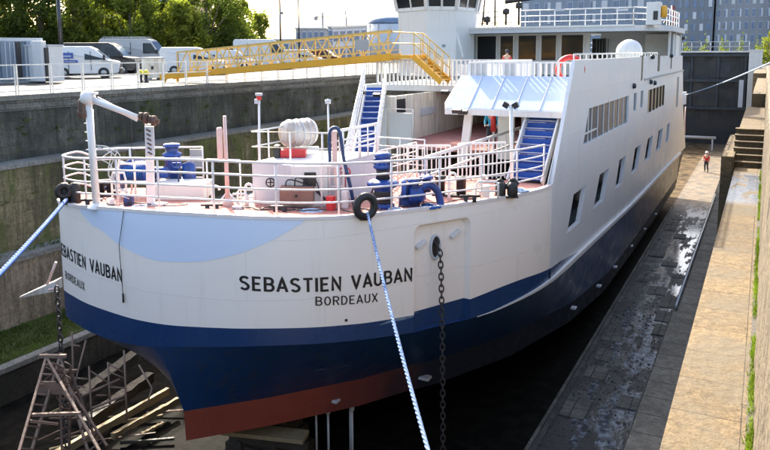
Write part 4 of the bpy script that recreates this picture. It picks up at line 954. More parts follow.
# rails -------------------------------------------------------------
def rail(name, pts, h, nr, step, m, r=.022, top_r=None, posts=True, zf=None, parent=ship, close_ends=True):
    """a tubular railing along pts (deck-level points)"""
    P = [Vector(p) for p in pts]; b = MB()
    L = [0.0]
    for a_, c_ in zip(P, P[1:]): L.append(L[-1]+(c_-a_).length)
    def at_(s):
        for i in range(len(P)-1):
            if s <= L[i+1]+1e-6: return lerp(P[i], P[i+1], (s-L[i])/max(1e-6, L[i+1]-L[i]))
        return P[-1]
    for k in range(nr):
        z = h*(k+1)/nr; b.tube([p+Vector((0,0,z)) for p in P], (top_r or r*1.15) if k == nr-1 else r, 7)
    rl = b.build(name, m, parent)
    n = max(1, round(L[-1]/step))
    for i in range(n+1): p = at_(L[-1]*i/n); b = MB(); b.tube([p, p+Vector((0,0,h))], r*1.1, 6); b.build('post', m, rl)
    return rl
def pickets(name, p, q, h, step, m, parent=ship, r=.014):
    p, q = Vector(p), Vector(q); n = max(2, round((q-p).length/step)); b = MB()
    for i in range(n+1): a_ = lerp(p, q, i/n); b.bar(a_, a_+Vector((0,0,h)), r*2.2 if i % 6 else r*3.4, r*2.2, (q-p))
    b.bar(p+Vector((0,0,h)), q+Vector((0,0,h)), .05, .05); b.bar(p+Vector((0,0,.08)), q+Vector((0,0,.08)), .035, .04); return b.build(name, m, parent)
# bow rail following the deck edge
off = lambda s, k=.16: Vector((O(s)[0], O(s)[1], ZT(s)+.03))-Onorm(s)*k
s_port = arc[0]+ (52-19.5)+.0
sy = 52-12.75
ss = [s for s in np.linspace(sy, s_at_y(18.4), 90)]
gap0 = 1e9
rail('bow_railing', [off(float(s)) for s in ss], 1.08, 4, 1.28, 'railpink', .021, .026)
# gussets at the rail posts
# port platform with its rail and white panel
q = A(202, 151, X=-16.9); print('port rail end', q)
rail('port_railing', [(-15.15, 12.7, -3.5), (-14.7, 13.2, -3.5), (-12.95, 14.35, -3.5)], 1.08, 4, .8, 'railwhite', .022)
# upper deck front picket railings
RH = 1.08
pickets('front_railing', (-15.4, yf+.06, UZ), (-8.4, yf+.06, UZ), RH, .2, 'railwhite', r=.03)
for xa_, xb_ in ((-8.3, -7.75), (-7.15, -6.75), (-6.15, -6.0)): b = MB(); b.box((xa_, 21.68, UZ+.1), (xb_, 21.70, UZ+RH-.03)); b.build('rail_panel', 'white', ship)
pickets('front_railing', (-8.3, 21.66, UZ), (SX-.15, 21.66, UZ), RH, .19, 'railwhite', r=.030)
pickets('side_railing', (-8.35, 21.66, UZ), (-8.35, yf+.06, UZ), RH, .16, 'railwhite')
# top rail along the side bulwark
rail('bulwark_rail', [(SX-.08, 20.9, TOPZ), (SX-.08, 33.2, TOPZ)], .16, 1, .8, 'white', .022)
rail('bulwark_rail', [(SX-.08, 34.0, TOPZ), (SX-.08, 38.9, TOPZ)], .16, 1, .8, 'white', .022)
# canopy over the stair head
c0 = A(443, 108, d=21.0); t0 = A(461, 77, d=22.2)
lipL = Vector((c0.x, 20.15, A(443, 108, Y=20.15).z)); 
xl = A(446, 107.5, Y=20.15).x; zl = A(446, 107.5, Y=20.15).z; xt = A(461, 77, Y=21.5).x; zt = A(500, 76, Y=21.5).z
zl2 = A(560, 107, Y=20.15).z
print('canopy', xl, zl, zl2, xt, zt)
b = MB(); e = SX-.13
pl = [(xl, 20.15, zl), (e, 20.15, zl), (e, 21.5, zt), (xt, 21.5, zt)]
b.add(pl+[(x, y, z-.14) for x, y, z in pl], [(0,1,2,3), (7,6,5,4), (0,4,5,1), (1,5,6,2), (2,6,7,3), (3,7,4,0)]); cano = fixn(b.build('stair_canopy', 'canopy', ship))
b = MB(); b.add([(xl, 20.15, zl-.02), (xt-.55, 21.5, zl+.05), (xt, 21.5, zt-.02), (xl+.02, 20.15, zl-.16), (xt-.55, 21.5, zl-.16)], [(0,2,1), (0,1,4,3)]); b.build('canopy_cheek', 'white', cano)
for i in range(1, 5):
    t = i/5; b = MB(); p_ = lerp(pl[0], pl[1], t); q_ = lerp(pl[3], pl[2], t); b.bar(p_+Vector((0,0,.012)), q_+Vector((0,0,.012)), .03, .02); b.build('canopy_seam', 'lgrey', cano)
b = MB(); b.box((xl-.02, 20.1, zl-.20), (e, 20.15, zl-.02)); b.build('canopy_fascia', 'white', cano)
# posts and wall beneath
q0 = A(470, 150, Y=20.6)
b = MB(); b.prism([(q0.x-.35, 20.5, -3.5), (q0.x-.1, 20.5, -3.5), (q0.x+.1, 20.5, zl-.16), (q0.x-.15, 20.5, zl-.16)], (0, .12, 0)); b.build('canopy_support', 'white', ship)
b = MB(); b.box((q0.x+.2, 22.6, -3.5), (q0.x+.75, 22.7, UZ-.27)); b.box((q0.x+1.25, 22.5, -3.5), (q0.x+1.8, 22.6, UZ-.27)); b.build('vestibule_wall', 'white', ship)
b = MB(); b.box((q0.x+.2, 25.2, -3.5), (SX-.15, 25.3, UZ-.27)); b.build('vestibule_back', 'grey', ship)
b = MB(); b.box((q0.x+.78, 25.1, -3.4), (q0.x+1.2, 25.19, -1.75)); b.build('vestibule_door', 'glass', ship)

# stairs ---------------------------------------------------------------
def stair(name, bl, br, tl, tr, n, m='stairblue', cheek='white', parent=ship):
    bl, br, tl, tr = map(Vector, (bl, br, tl, tr)); st = None
    b = MB()
    dirf = (tl-bl); dirf.z = 0; dirf.normalize(); rise = (tl.z-bl.z)/n
    for i in range(n):
        l = lerp(bl, tl, (i+.5)/n); r = lerp(br, tr, (i+.5)/n); g2 = (tl-bl).length/n*.95
        run = math.hypot(tl.x-bl.x, tl.y-bl.y)/n
        a0, a1, a2, a3 = l, r, r+dirf*run*1.1, l+dirf*run*1.1
        b.add([p+Vector((0,0,k)) for k in (-.035, 0) for p in (a0, a1, a2, a3)], [(0,3,2,1),(4,5,6,7),(0,1,5,4),(1,2,6,5),(2,3,7,6),(3,0,4,7)])
        b.add([a2+Vector((0,0,0)), a3+Vector((0,0,0)), a3+Vector((0,0,rise*.72)), a2+Vector((0,0,rise*.72))], [(0,1,2,3)])
    st = b.build(name, m, parent)
    for i in range(n):
        l = lerp(bl, tl, (i+.5)/n); r = lerp(br, tr, (i+.5)/n); b = MB(); b.bar(l+Vector((0,-.01,.012)), r+Vector((0,-.01,.012)), .025, .022); b.build('step_nosing', 'lgrey', st)
    for p, q in ((bl, tl), (br, tr)):
        b = MB(); b.bar(p+Vector((0,0,.0)), q+Vector((0,0,.05)), .05, .26); b.build('stringer', cheek, st)
    return st
# starboard stair beneath the canopy
sb0 = A(505, 183, Z=-3.5); sb1 = A(541, 183, Z=-3.5); ty = 21.1; ztp = -1.62
xl_ = A(529, 112, Y=20.6).x; xr_ = A(556, 112, Y=20.6).x
print('st', sb0, sb1, xl_, xr_)
stair('boarding_stair', (sb0.x, 18.7, -3.5), (sb0.x+.95, 18.7, -3.5), (sb0.x+.0, 20.9, -1.45), (sb0.x+.95, 20.9, -1.45), 10)
b = MB(); b.prism([(SX-.125, 18.45, -3.48), (SX-.125, 18.95, -3.48), (SX-.125, 21.2, -.95), (SX-.125, 20.9, -.6)], (.02, 0, 0)); b.build('stair_cheek', 'white', ship)
# port stair up to the upper deck
pb0 = A(347, 188, Z=-3.5); pb1 = A(372, 188, Z=-3.5); pt0 = A(366, 89, Z=UZ); pt1 = A(385, 89, Z=UZ)
print('port stair', pb0, pb1, pt0, pt1)
stair('boarding_stair', pb0, pb1, pt0, pt1, 14)
dv = (pt0-pb0)
for a_, c_, k in ((pb0, pt0, -1), (pb1, pt1, 1)):
    # solid white side screens with a handrail above
    a2 = lerp(a_, c_, .0); b = MB(); o_ = Vector((.06*k, 0, 0)); 
    if k < 0: b.add([lerp(a_, c_, .42)+o_+Vector((-.0,0,.05)), c_+o_, c_+o_+Vector((0,0,.95)), lerp(a_, c_, .42)+o_+Vector((0,0,.95))], [(0,1,2,3)]); b.build('stair_screen', 'lgrey', ship)
    rail('stair_handrail', [a_+o_, c_+o_], .95, 3, .55, 'railwhite', .02)
# gate frame and white locker beside the port stair
q = A(388, 145, Y=24.3); b = MB(); b.box((q.x+.05, 24.3, -3.5), (q.x+1.0, 24.4, -2.25)); b.build('white_screen', 'white', ship); b = MB()
b.tube([(q.x, 24.2, -3.5), (q.x, 24.2, -2.1), (q.x+1.1, 24.2, -2.1), (q.x+1.1, 24.2, -3.5)], .03, 6); b.build('screen_frame', 'railwhite', ship)
# picket fences on the bow deck forward of the stair
fy = 18.9
pickets('deck_fence', A(404, 182, Z=-3.5), A(450, 182, Z=-3.5), 1.0, .13, 'railwhite')
pickets('deck_fence', A(458, 180, Z=-3.5), A(505, 178, Z=-3.5), 1.0, .13, 'railwhite')
# ramp handrails running aft on the car deck
for (a_, c_) in (((425, 158), (520, 128)),):
    p = A(*a_, Z=-2.5); q = A(*c_, Z=-2.5); b = MB(); b.bar(p, q, .05, .08); b.bar(p-Vector((0,0,.45)), q-Vector((0,0,.45)), .04, .05)
    for i in range(6): e_ = lerp(p, q, i/5); b.bar(e_, e_-Vector((0,0,1)), .04, .04)
    b.build('ramp_handrail', 'railwhite', ship)

# ---- superstructure
RZ_ = 1.42
r0 = A(453, 29, Z=RZ_); r1 = A(530, 27.5, Z=RZ_); r2_ = A(655, 25.5, Z=RZ_); print('roof', r0, r1, r2_)
ry = max(34.0, min(46.0, r2_.y))
print('roof y', ry)
b = MB(); xr = SX+.1
b.prism([(r0.x, ry-1.0, RZ_-.3), (-6.4, ry-1.0, RZ_-.3), (xr-.3, ry+.1, RZ_-.3), (xr, ry+1.2, RZ_-.3), (xr, 50.5, RZ_-.3), (r0.x, 50.5, RZ_-.3)], (0, 0, .3)); roof = b.build('roof_deck', 'lgrey', ship)
b = MB(); b.box((r0.x, ry-1.05, RZ_-.05), (-6.4, ry-1.0, RZ_+.06)); b.build('roof_edge', 'white', roof)
# front wall of the saloon with dark windows
wy_ = ry+1.6
x0w = A(470, 45, Y=wy_).x; x1w = A(590, 45, Y=wy_).x
b = MB(); b.box((x0w-3, wy_, UZ), (x1w, wy_+.1, RZ_-.3)); sal = b.build('saloon_front', 'white', ship)
for a_, c_ in ((477, 497), (500, 514), (518, 537), (541, 557), (561, 584)):
    xa = A(a_, 45, Y=wy_-.01).x; xb = A(c_, 45, Y=wy_-.01).x; z1_ = A(a_, 35, Y=wy_).z
    b = MB(); b.box((xa, wy_-.03, -.5), (xb, wy_-.003, min(z1_, RZ_-.42))); wn = b.build('window', 'glass', ship)
    for xx in (xa, xb): b = MB(); b.bar((xx, wy_-.05, -.5), (xx, wy_-.05, RZ_-.42), .09, .05, (0, 1, 0)); b.build('frame', 'white', wn)
# side entrance area: recess with pillars
b = MB(); b.box((x1w+.02, wy_+3, UZ), (SX-.6, wy_+3.1, RZ_-.31)); b.build('inner_bulkhead', 'lgrey', ship)
xa = A(592, 45, Y=wy_+2.9).x; xb = A(606, 45, Y=wy_+2.9).x; b = MB(); b.box((xa, wy_+2.95, UZ+.1), (xb, wy_+2.99, RZ_-.6)); b.build('door', 'glass', ship)
b = MB()
for i in range(5): x = x1w+.3+i*.17; b.bar((x, wy_+.4, UZ), (x, wy_+.4, .75), .05, .05)
b.build('grille', 'blacksteel', ship)
for y in (34.2, 36.6, 39.0, 41.4, 44.2, 47.2, 50.2):
    if y > ry: b = MB(); b.bar((SX-.12, y, TOPZ-.05), (SX-.12, y, RZ_-.3), .10, .22 if y < 45 else .14, (0, 1, 0)); b.build('pillar', 'white', ship)
b = MB(); b.add([(SX-.2, ry+2.2, TOPZ), (SX-.2, 50, TOPZ), (SX-.2, 50, RZ_-.3), (SX-.2, ry+2.2, RZ_-.3)], [(0,1,2,3)]); b.build('side_glazing', 'greyglass', ship)
# white dome (life raft canister end)
q = A(629, 51, d=34.5); b = MB(); b.lathe([(0, -.5), (.3, -.48), (.52, -.3), (.60, 0), (.56, .25), (.3, .46), (0, .5)], (q.x, q.y, q.z-.05), (.6, -.8, 0), 26); b.build('raft_canister', 'white', ship)
q = A(586, 62, d=27); b = MB(); b.torus((A(570, 60, Y=21.85).x, 21.9, -.52), (.25, -1, 0), .36, .085, 24, 10); lb = b.build('lifebuoy', 'redp', ship)
# roof railing and fittings
def P3(px, py, Y): q = A(px, py, Y=Y); return (q.x, q.y, q.z)
ya = ry-.85
rail('roof_railing', [(A(497, 20, Y=ya).x, ya, RZ_), (-6.5, ya, RZ_)], .98, 3, .85, 'railwhite', .024)
rail('roof_railing', [(-6.5, ya, RZ_), (SX-.25, ry+1.1, RZ_), (SX-.25, 50, RZ_)], .98, 3, 1.2, 'railwhite', .024)
for px in (555, 618):
    q = A(px+4, 10, Y=ya-.05); b = MB(); b.box((q.x-.32, ya-.06, q.z-.06), (q.x+.32, ya-.03, q.z+.06)); b.build('deck_lamp', 'lgrey', ship)
qa = A(646, 22, Y=ya-.1); qb = A(661, 2, Y=ya-.1); b = MB(); b.box((qa.x, ya-.1, RZ_), (qb.x, ya+.5, qb.z)); fb = b.build('funnel_box', 'white', ship, bevel=.02)
q1_ = A(653, 20, Y=ya-.12); q2_ = A(658, 11, Y=ya-.12); b = MB(); b.box((q1_.x, ya-.13, q1_.z), (q2_.x, ya-.103, q2_.z)); b.build('vent_opening', 'blacksteel', fb)
q = A(664, 12, Y=ya+.2); b = MB(); b.lathe([(.12, -.3), (.17, -.25), (.17, .25), (.1, .33), (.0, .34)], (q.x, q.y, q.z), n=12); b.build('yellow_beacon', 'yellow', ship)
# aft raised block and black mast gear
b = MB(); b.prism([(SX-.15, 46.5, TOPZ-.2), (SX-.15, 51.2, TOPZ-.2), (SX-.15, 50.2, .95), (SX-.15, 46.5, 1.05)], (-1.6, 0, 0)); b.build('aft_locker', 'white', ship)
q = A(674, 38, d=47); gm = MB()
for px, py, rr_ in ((670, 30, .16), (676, 34, .22), (680, 42, .2)):
    e_ = A(px, py, d=47); gm.tube([(e_.x, e_.y, .6), (e_.x, e_.y, e_.z)], rr_, 8)
gm.tube([A(664, 22, d=47), A(684, 30, d=47)], .09, 6); gm.tube([A(668, 40, d=47), A(684, 38, d=47)], .14, 6); gm.build('exhaust_gear', 'blacksteel', ship)
e_ = A(674, 18, d=47); f_ = A(673, 6, d=47); b = MB(); b.tube([A(673, 26, d=47), e_, f_], [.09, .16, .13], 8); b.build('whip_antenna', 'maroon', ship)
# wheelhouse
def pv(px, d, z): q = A(px, 45, d=d); return Vector((q.x, q.y, z))
W0 = [pv(399, 44.2, 0), pv(427, 42.0, 0), pv(456, 42.4, 0), pv(474, 44.2, 0), pv(476, 48, 0), pv(404, 49, 0)]
zs = 2.5
b = MB(); lo = [Vector((p.x, p.y, UZ)) for p in W0]; cen = sum(W0, Vector((0,0,0)))/6; hi = [Vector((cen.x+(p.x-cen.x)*1.03, cen.y+(p.y-cen.y)*1.03, zs)) for p in W0]; n = 6
mid = [Vector((p.x, p.y, RZ_-.25)) for p in W0]
b.add(lo+mid+hi, [(i, (i+1) % n, n+(i+1) % n, n+i) for i in range(n)]+[(n+i, n+(i+1) % n, 2*n+(i+1) % n, 2*n+i) for i in range(n)]); wh = fixn(b.build('wheelhouse', 'white', ship))
up_ = [Vector((cen.x+(p.x-cen.x)*1.13, cen.y+(p.y-cen.y)*1.13, zs+1.15)) for p in W0]
b = MB(); b.add(hi+up_, [(i, (i+1) % n, n+(i+1) % n, n+i) for i in range(n)]); b.build('windscreen', 'glass', wh)
b = MB()
for i in range(n):
    b.bar(hi[i], up_[i], .22, .2, (0, 1, 0)); b.bar(hi[i]+Vector((0,0,.05)), hi[(i+1) % n]+Vector((0,0,.05)), .1, .2)
    if i in (0, 1, 2): mm_ = lerp(hi[i], hi[(i+1) % n], .5); b.bar(mm_, lerp(up_[i], up_[(i+1) % n], .5), .1, .12, (0, 1, 0))
b.build('window_frame', 'white', wh)
b = MB(); b.prism([Vector((cen.x+(p.x-cen.x)*1.35, cen.y+(p.y-cen.y)*1.35, zs+1.15)) for p in W0], (0, 0, .25)); fixn(b.build('wheelhouse_roof', 'white', wh))
p = A(457, 33, d=39.0); q = A(463, 57, d=39.0); b = MB(); b.bar(p, q, .10, .10); b.build('brace', 'lgrey', ship)
q = A(444, 46, d=41.5); b = MB(); b.box((q.x-.1, q.y-.06, q.z-.08), (q.x+.1, q.y-.02, q.z+.08)); b.build('small_plate', 'bluegrey', ship)
# gear between wheelhouse and roof rail
rail('roof_railing', [(A(474, 20, Y=ya).x, ya+1, RZ_), (A(497, 20, Y=ya).x, ya, RZ_)], .98, 3, .5, 'railwhite', .024)
for px, py in ((487, 20), (506, 12), (519, 6)):
    q = A(px, py, d=38); b = MB(); b.tube([(q.x, q.y, RZ_), q], .06, 8); b.lathe([(.0, -.15), (.18, -.12), (.18, .14), (.0, .2)], q, n=12); b.build('searchlight', 'blacksteel', ship)
b = MB(); b.tube([A(495, 26, d=38), A(495, -12, d=38)], .05, 6); b.tube([A(482, 26, d=38), A(486, -10, d=38)], .05, 6); b.tube([A(505, 2, d=38), A(560, -6, d=38)], .12, 8); b.build('mast_legs', 'blacksteel', ship)
# floodlights under the platform
for px, py in ((371+8, 93), (457, 108), (443, 88)):
    pass
# ================================================================== deck equipment (parts of the ferry)
DZ = -3.5
def D(px, py, z=DZ): return A(px, py, Z=z)
UP = Vector((0,0,1)); RT = Vector((M[0][0], M[1][0], 0)).normalized(); FW = Vector((-RT.y, RT.x, 0)) # picture-right and away, on the level
def onv(base, px, py):
    """point straight in the upright plane through base facing the eye, seen at (px, py)"""
    r = A(px, py, d=1.0); t = base.dot(FW)/r.dot(FW); return r*t
# --- gangway davit on the port bow
cb = D(97, 208, -3.42); ct = onv(cb, 88, 99)
dv_ = MB(); dv_.tube([cb, ct], [.085, .075], 12); dv_.lathe([(.22, 0), (.2, .03), (.1, .12)], cb, n=14)
dav = dv_.build('davit', 'railwhite', ship)
c2 = cb+RT*-.18+FW*.35; b = MB(); b.tube([c2, ct+Vector((-.05,.1,-.25))], .055, 10); b.bar(cb+UP*1.6, c2+UP*1.6, .05, .05); b.build('stay_leg', 'railwhite', dav)
b = MB()
for k in range(9): a_ = lerp(cb, ct, .22+.08*k)-RT*.1; b.bar(a_-RT*.03, a_+RT*.03, .02, .02)
b.build('rungs', 'railwhite', dav)
b = MB(); b.lathe([(.0, -.13), (.14, -.12), (.17, 0), (.14, .12), (0, .13)], ct+UP*.02, RT, 14); b.bar(ct-RT*.1+UP*.12, ct+RT*.2+UP*.12, .18, .05); b.build('pivot', 'railwhite', dav)
be = onv(cb, 141, 117)+Vector((.0, -.1, 0)); b = MB(); b.tube([ct+UP*.02, be], [.075, .06], 12); b.bar(ct+RT*.2-UP*.0, be-UP*.05, .03, .1); b.build('boom', 'railwhite', dav)
b = MB()
for i, (px, rr_) in enumerate(((141, .09), (146, .13), (150, .09), (154, .12))):
    q = onv(cb, px, 116.5+.35*(px-141)); b.lathe([(rr_, -.04), (rr_, .04)], q, RT-UP*.15, 14)
b.tube([onv(cb, 139, 117), onv(cb, 159, 122)], .055, 8); b.build('sheaves', 'rust', dav)
b = MB(); q = onv(cb, 83, 108); b.lathe([(.09, -.22), (.11, -.18), (.11, .12), (.07, .2)], q, UP, 12); b.lathe([(.10, -.1), (.12, .0), (.1, .1)], q+UP*-.12, RT, 12); b.tube([q+UP*.15, ct], .04, 6); b.bar(q-RT*.18+UP*.08, q+RT*.1+UP*.12, .04, .04); b.build('slewing_motor', 'rust', dav)
b = MB(); a_ = onv(cb, 131, 116); b.tube([a_, onv(cb, 132, 160)], .008, 5); b.build('hoist_wire', 'chain', dav)
# ladder-like second hoist column
pb_ = D(151, 205, -3.4); b = MB(); b.bar(pb_, onv(pb_, 149, 124), .17, .10, FW); hc = b.build('hoist_column', 'railwhite', ship, bevel=.01)
b = MB(); b.bar(onv(pb_, 152, 155)-FW*.12, onv(pb_, 151, 126)-FW*.12, .20, .04, FW); b.build('cover_plate', 'lgrey', hc)
b = MB()
for k in range(6): q = onv(pb_, 151+.3*k, 130+4.5*k)-FW*.16; b.tube([q-RT*.05+UP*.03, q+RT*.04-UP*.02], .018, 5)
b.build('chain_loops', 'rust', hc)
# cables strung about the davit foot
b = MB()
r = random.Random(2)
for i in range(5):
    a_ = onv(cb, 96+r.uniform(-4, 4), 150+r.uniform(-10, 10)); c_ = onv(cb, 112+r.uniform(-4, 6), 178+r.uniform(-4, 12)); m1 = lerp(a_, c_, .5)+RT*r.uniform(.1, .35)+UP*r.uniform(.1, .5)
    b.tube(catmull([a_, m1, c_, c_+RT*.3-UP*.2], 6), .011, 5)
b.build('loose_cables', 'lgrey', ship)
# blue mooring winch on the port side
wq = D(118, 200, -3.4)+FW*1.2; wn_ = MB()
wn_.lathe([(.26, -.35), (.30, -.33), (.30, -.28), (.16, -.26), (.16, .26), (.30, .28), (.30, .33), (.26, .35)], wq+UP*.45, RT, 20); wn = wn_.build('mooring_winch', 'blue', ship)
b = MB(); b.lathe([(.17, -.25), (.17, .25)], wq+UP*.45, RT, 18); b.build('rope_drum', 'blacksteel', wn)
b = MB()
for k in (-.42, .42): b.prism([wq+RT*k+FW*.25, wq+RT*k-FW*.25, wq+RT*k-FW*.08+UP*.62, wq+RT*k+FW*.08+UP*.62], RT*.05)
b.build('side_frame', 'blue', wn); b = MB(); b.lathe([(.15, 0), (.15, .35), (.1, .38)], wq+UP*.45+RT*.48, RT, 14); b.build('motor', 'blue', wn)
# arched blue hoses
b = MB()
b.tube(catmull([onv(wq, 108, 188), onv(wq, 118, 172), onv(wq, 130, 161), onv(wq, 141, 160), onv(wq, 146, 170), onv(wq, 148, 200)], 8), .045, 8)
b.tube(catmull([onv(wq, 100, 192), onv(wq, 112, 184), onv(wq, 124, 172), onv(wq, 128, 168)], 8), .04, 8); b.build('arched_hose', 'blue', ship)
# white vent box and tall blue tank on the port side
def dbox(px0, px1, py, h, depth, m, name, z=DZ, parent=ship, bev=.01):
    p = D(px0, py, z); q = D(px1, py, z); d = (q-p); b = MB(); f_ = Vector((-d.y, d.x, 0)).normalized()*depth
    b.add([p, q, q+f_, p+f_, p+UP*h, q+UP*h, q+f_+UP*h, p+f_+UP*h], [(0,3,2,1),(4,5,6,7),(0,1,5,4),(1,2,6,5),(2,3,7,6),(3,0,4,7)]); return b.build(name, m, parent, bevel=bev)
bx = dbox(150, 204, 200, .36, .9, 'white', 'deck_locker')
tq = D(172, 192)+FW*.15; b = MB(); b.lathe([(.20, 0), (.20, .9), (.24, .92), (.24, .98), (.16, 1.02), (.16, 1.15), (.22, 1.16), (.2, 1.22), (0, 1.24)], tq, n=18); b.lathe([(.17, 0), (.17, .7), (.0, .78)], tq+RT*.42, n=16); tk = b.build('vent_head', 'blue', ship)
b = MB(); b.tube([tq+RT*.2+UP*.3, tq+RT*.5+UP*.25, tq+RT*.85+UP*.15, tq+RT*.9], .05, 8); b.build('outlet_pipe', 'blue', tk)
pq = Vector((-13.25, 14.2, -3.5)); b = MB(); b.add([pq+UP*.5, pq+RT*.35+UP*.5, pq+RT*.35+UP*1.02, pq+UP*1.02], [(0,1,2,3)]); b.prism([pq+UP*.5, pq+RT*.35+UP*.5, pq+RT*.35+UP*1.02, pq+UP*1.02], FW*.02); b.build('white_board', 'white', ship)
# white pipe frames on the deck
def hoop(px0, px1, py, h, m='railwhite', name='pipe_guard', dz=-3.45, r=.025):
    p, q = D(px0, py, dz), D(px1, py, dz); b = MB(); b.tube([p, p+UP*h*.8, lerp(p, q, .1)+UP*h, lerp(p, q, .9)+UP*h, q+UP*h*.8, q], r, 8); b.tube([p+UP*h*.45, q+UP*h*.45], r*.8, 6); return b.build(name, m, ship)
hoop(238, 255, 204, .34); hoop(232, 248, 207, .30); hoop(113, 127, 205, .75, 'railpink'); hoop(118, 150, 196, .8); hoop(476, 498, 199, .42)
hoop(322, 338, 208, .95, 'railpink'); hoop(330, 344, 206, 1.0, 'railpink'); hoop(120, 136, 200, 1.0); hoop(136, 150, 199, .9)
# mast with pinkish tube
mb_ = D(228, 206, -3.42); b = MB(); b.tube([mb_, onv(mb_, 224.5, 116)], [.055, .035], 10); b.lathe([(.16, 0), (.05, .2)], mb_, n=8); ms = b.build('signal_mast', 'tan', ship)
b = MB(); b.lathe([(.055, 0), (.065, .03), (.065, .72), (.05, .76)], onv(mb_, 221, 161)-FW*.05, UP, 10); b.build('fender_tube', 'tan', ms)
b = MB(); b.tube([mb_+RT*-.28, mb_+UP*.32], .025, 6); b.tube([mb_+RT*.28, mb_+UP*.32], .025, 6); b.build('mast_stay', 'railpink', ms)
# hatch house
hp0 = D(253, 203); hp1 = D(292, 207.5); hp2 = D(360, 186)
dA = (hp1-hp0); f_ = Vector((-dA.y, dA.x, 0)).normalized()
hz = .98
b = MB(); q3 = hp1+RT*.85; HB = [hp0, hp1, q3+f_*.0, q3+f_*2.3, hp0+f_*2.3]
b.prism([Vector((p.x, p.y, DZ)) for p in HB], (0, 0, hz)); hh_ = fixn(b.build('hatch_house', 'lgrey', ship, bevel=.012))
b = MB(); b.prism([hp1-f_*.02+UP*.02+RT*.02, q3-f_*.02+UP*.02, q3-f_*.02+UP*(hz-.02), hp1-f_*.02+UP*(hz-.02)+RT*.02], -f_*.03); b.build('front_panel', 'white', hh_)
b = MB(); pd_ = lerp(hp1, q3, .55)-f_*.055; b.prism([pd_-RT*.13+UP*.5, pd_+RT*.13+UP*.5, pd_+RT*.13+UP*.82, pd_-RT*.13+UP*.82], -f_*.02); b.build('small_door', 'blacksteel', hh_)
b = MB(); a_ = D(290, 206)-f_*.32+RT*.0; b.box((-.02, -.18, .12), (.74, .16, .52), Matrix.Translation(a_)@Matrix.Rotation(math.atan2(RT.y, RT.x), 4, 'Z')); bb_ = b.build('electric_box', 'brown', ship, bevel=.01)
b = MB(); b.lathe([(.03, -.04), (.03, .04)], a_+RT*.36+UP*.33-FW*.19, FW, 10)
for k in range(3): b.tube(catmull([a_+RT*(.1+.2*k)+UP*.52, a_+RT*(.15+.2*k)+UP*(.66+.05*k), a_+RT*(.4+.2*k)+UP*.62, a_+RT*(.75+.08*k)+UP*(.45-.1*k), a_+RT*(1.1+.1*k)+UP*.1], 5), .016, 6)
b.build('supply_cables', 'blacksteel', bb_)
hr = [Vector((p.x, p.y, DZ+hz)) for p in (hp0+f_*2.25, hp0+f_*.04, q3+f_*.04, q3+f_*2.25)]
rail('hatch_railing', hr, .72, 2, .75, 'railwhite', .02)
rail('hatch_railing', [Vector((p.x, p.y, DZ+hz)) for p in (q3+f_*.04, q3+f_*2.3)], .75, 3, .45, 'railwhite', .016)
# white raft cylinder on its cradle, the red locker
RAFT_ = paint('raft_shell', (.62, .59, .55), .5, .1, 4, (.30, .22, .16), .7, slo=.45, shi=.6)
rc = onv(hp0+f_*1.5+RT*.75, 297, 133); ax_ = (f_*.9+RT*.45).normalized()
b = MB(); b.lathe([(0, -.42), (.20, -.41), (.31, -.35), (.34, -.25), (.34, .36), (.31, .44), (.18, .50), (0, .52)], rc, ax_, 26); lr = b.build('raft_container', 'raft', ship)
b = MB(); [b.torus(rc+ax_*k, ax_, .345, .014, 26, 6) for k in (-.22, -.0, .2, .34)]; b.build('strap', 'lgrey', lr)
b = MB(); b.bar(rc-UP*.42-ax_*.25-RT*.3, rc-UP*.42-ax_*.25+RT*.3, .06, .1); b.bar(rc-UP*.42+ax_*.3-RT*.3, rc-UP*.42+ax_*.3+RT*.3, .06, .1); b.build('cradle', 'railwhite', lr)
rl_ = hp0+f_*.7+RT*.25+UP*(hz); b = MB(); b.box((0, 0, 0), (.62, .35, .2), Matrix.Translation(rl_)@Matrix.Rotation(math.atan2(RT.y, RT.x), 4, 'Z')); b.build('red_locker', 'redp', ship, bevel=.03)
b = MB(); b.box((0, 0, 0), (.15, .3, .30), Matrix.Translation(rl_+RT*-.16)@Matrix.Rotation(math.atan2(RT.y, RT.x), 4, 'Z')); b.build('black_case', 'blacksteel', ship, bevel=.02)
# slim light posts
def lpost(px, pyb, pyt, nm, head, zb=DZ, r=.025, fwd=0):
    p = D(px, pyb, zb)+FW*fwd; t_ = onv(p, px-1, pyt); b = MB(); b.tube([p, t_], r, 8); o = b.build(nm, 'railwhite', ship); b = MB()
    if head == 'red': b.lathe([(.05, -.04), (.06, .0), (.05, .1)], t_+UP*.04, n=10); b.build('lamp', 'redp', o); b = MB(); b.box((-.09, -.06, -.09), (.0, .05, .02), Matrix.Translation(t_)); b.box((-.06,-.06,.1), (.06, .06, .16), Matrix.Translation(t_)); b.build('bracket', 'lgrey', o)
    elif head == 'flood': b.box((-.17, -.05, -.16), (-.03, .04, -.02), Matrix.Translation(t_)@Matrix.Rotation(.5, 4, 'Y')); b.box((.02, -.05, -.16), (.16, .04, -.02), Matrix.Translation(t_)@Matrix.Rotation(-.5, 4, 'Y')); b.build('floodlight', 'blacksteel', o)
    elif head == 'small': b.lathe([(.07, 0), (.08, .1), (0, .12)], t_, n=10); b.build('lamp', 'lgrey', o)
    return o
lpost(260, 203, 100, 'light_post', 'red'); lpost(329, 196, 104, 'light_post', 'small', fwd=.3, r=.022); lpost(512, 190, 104, 'light_post', 'flood', r=.045)
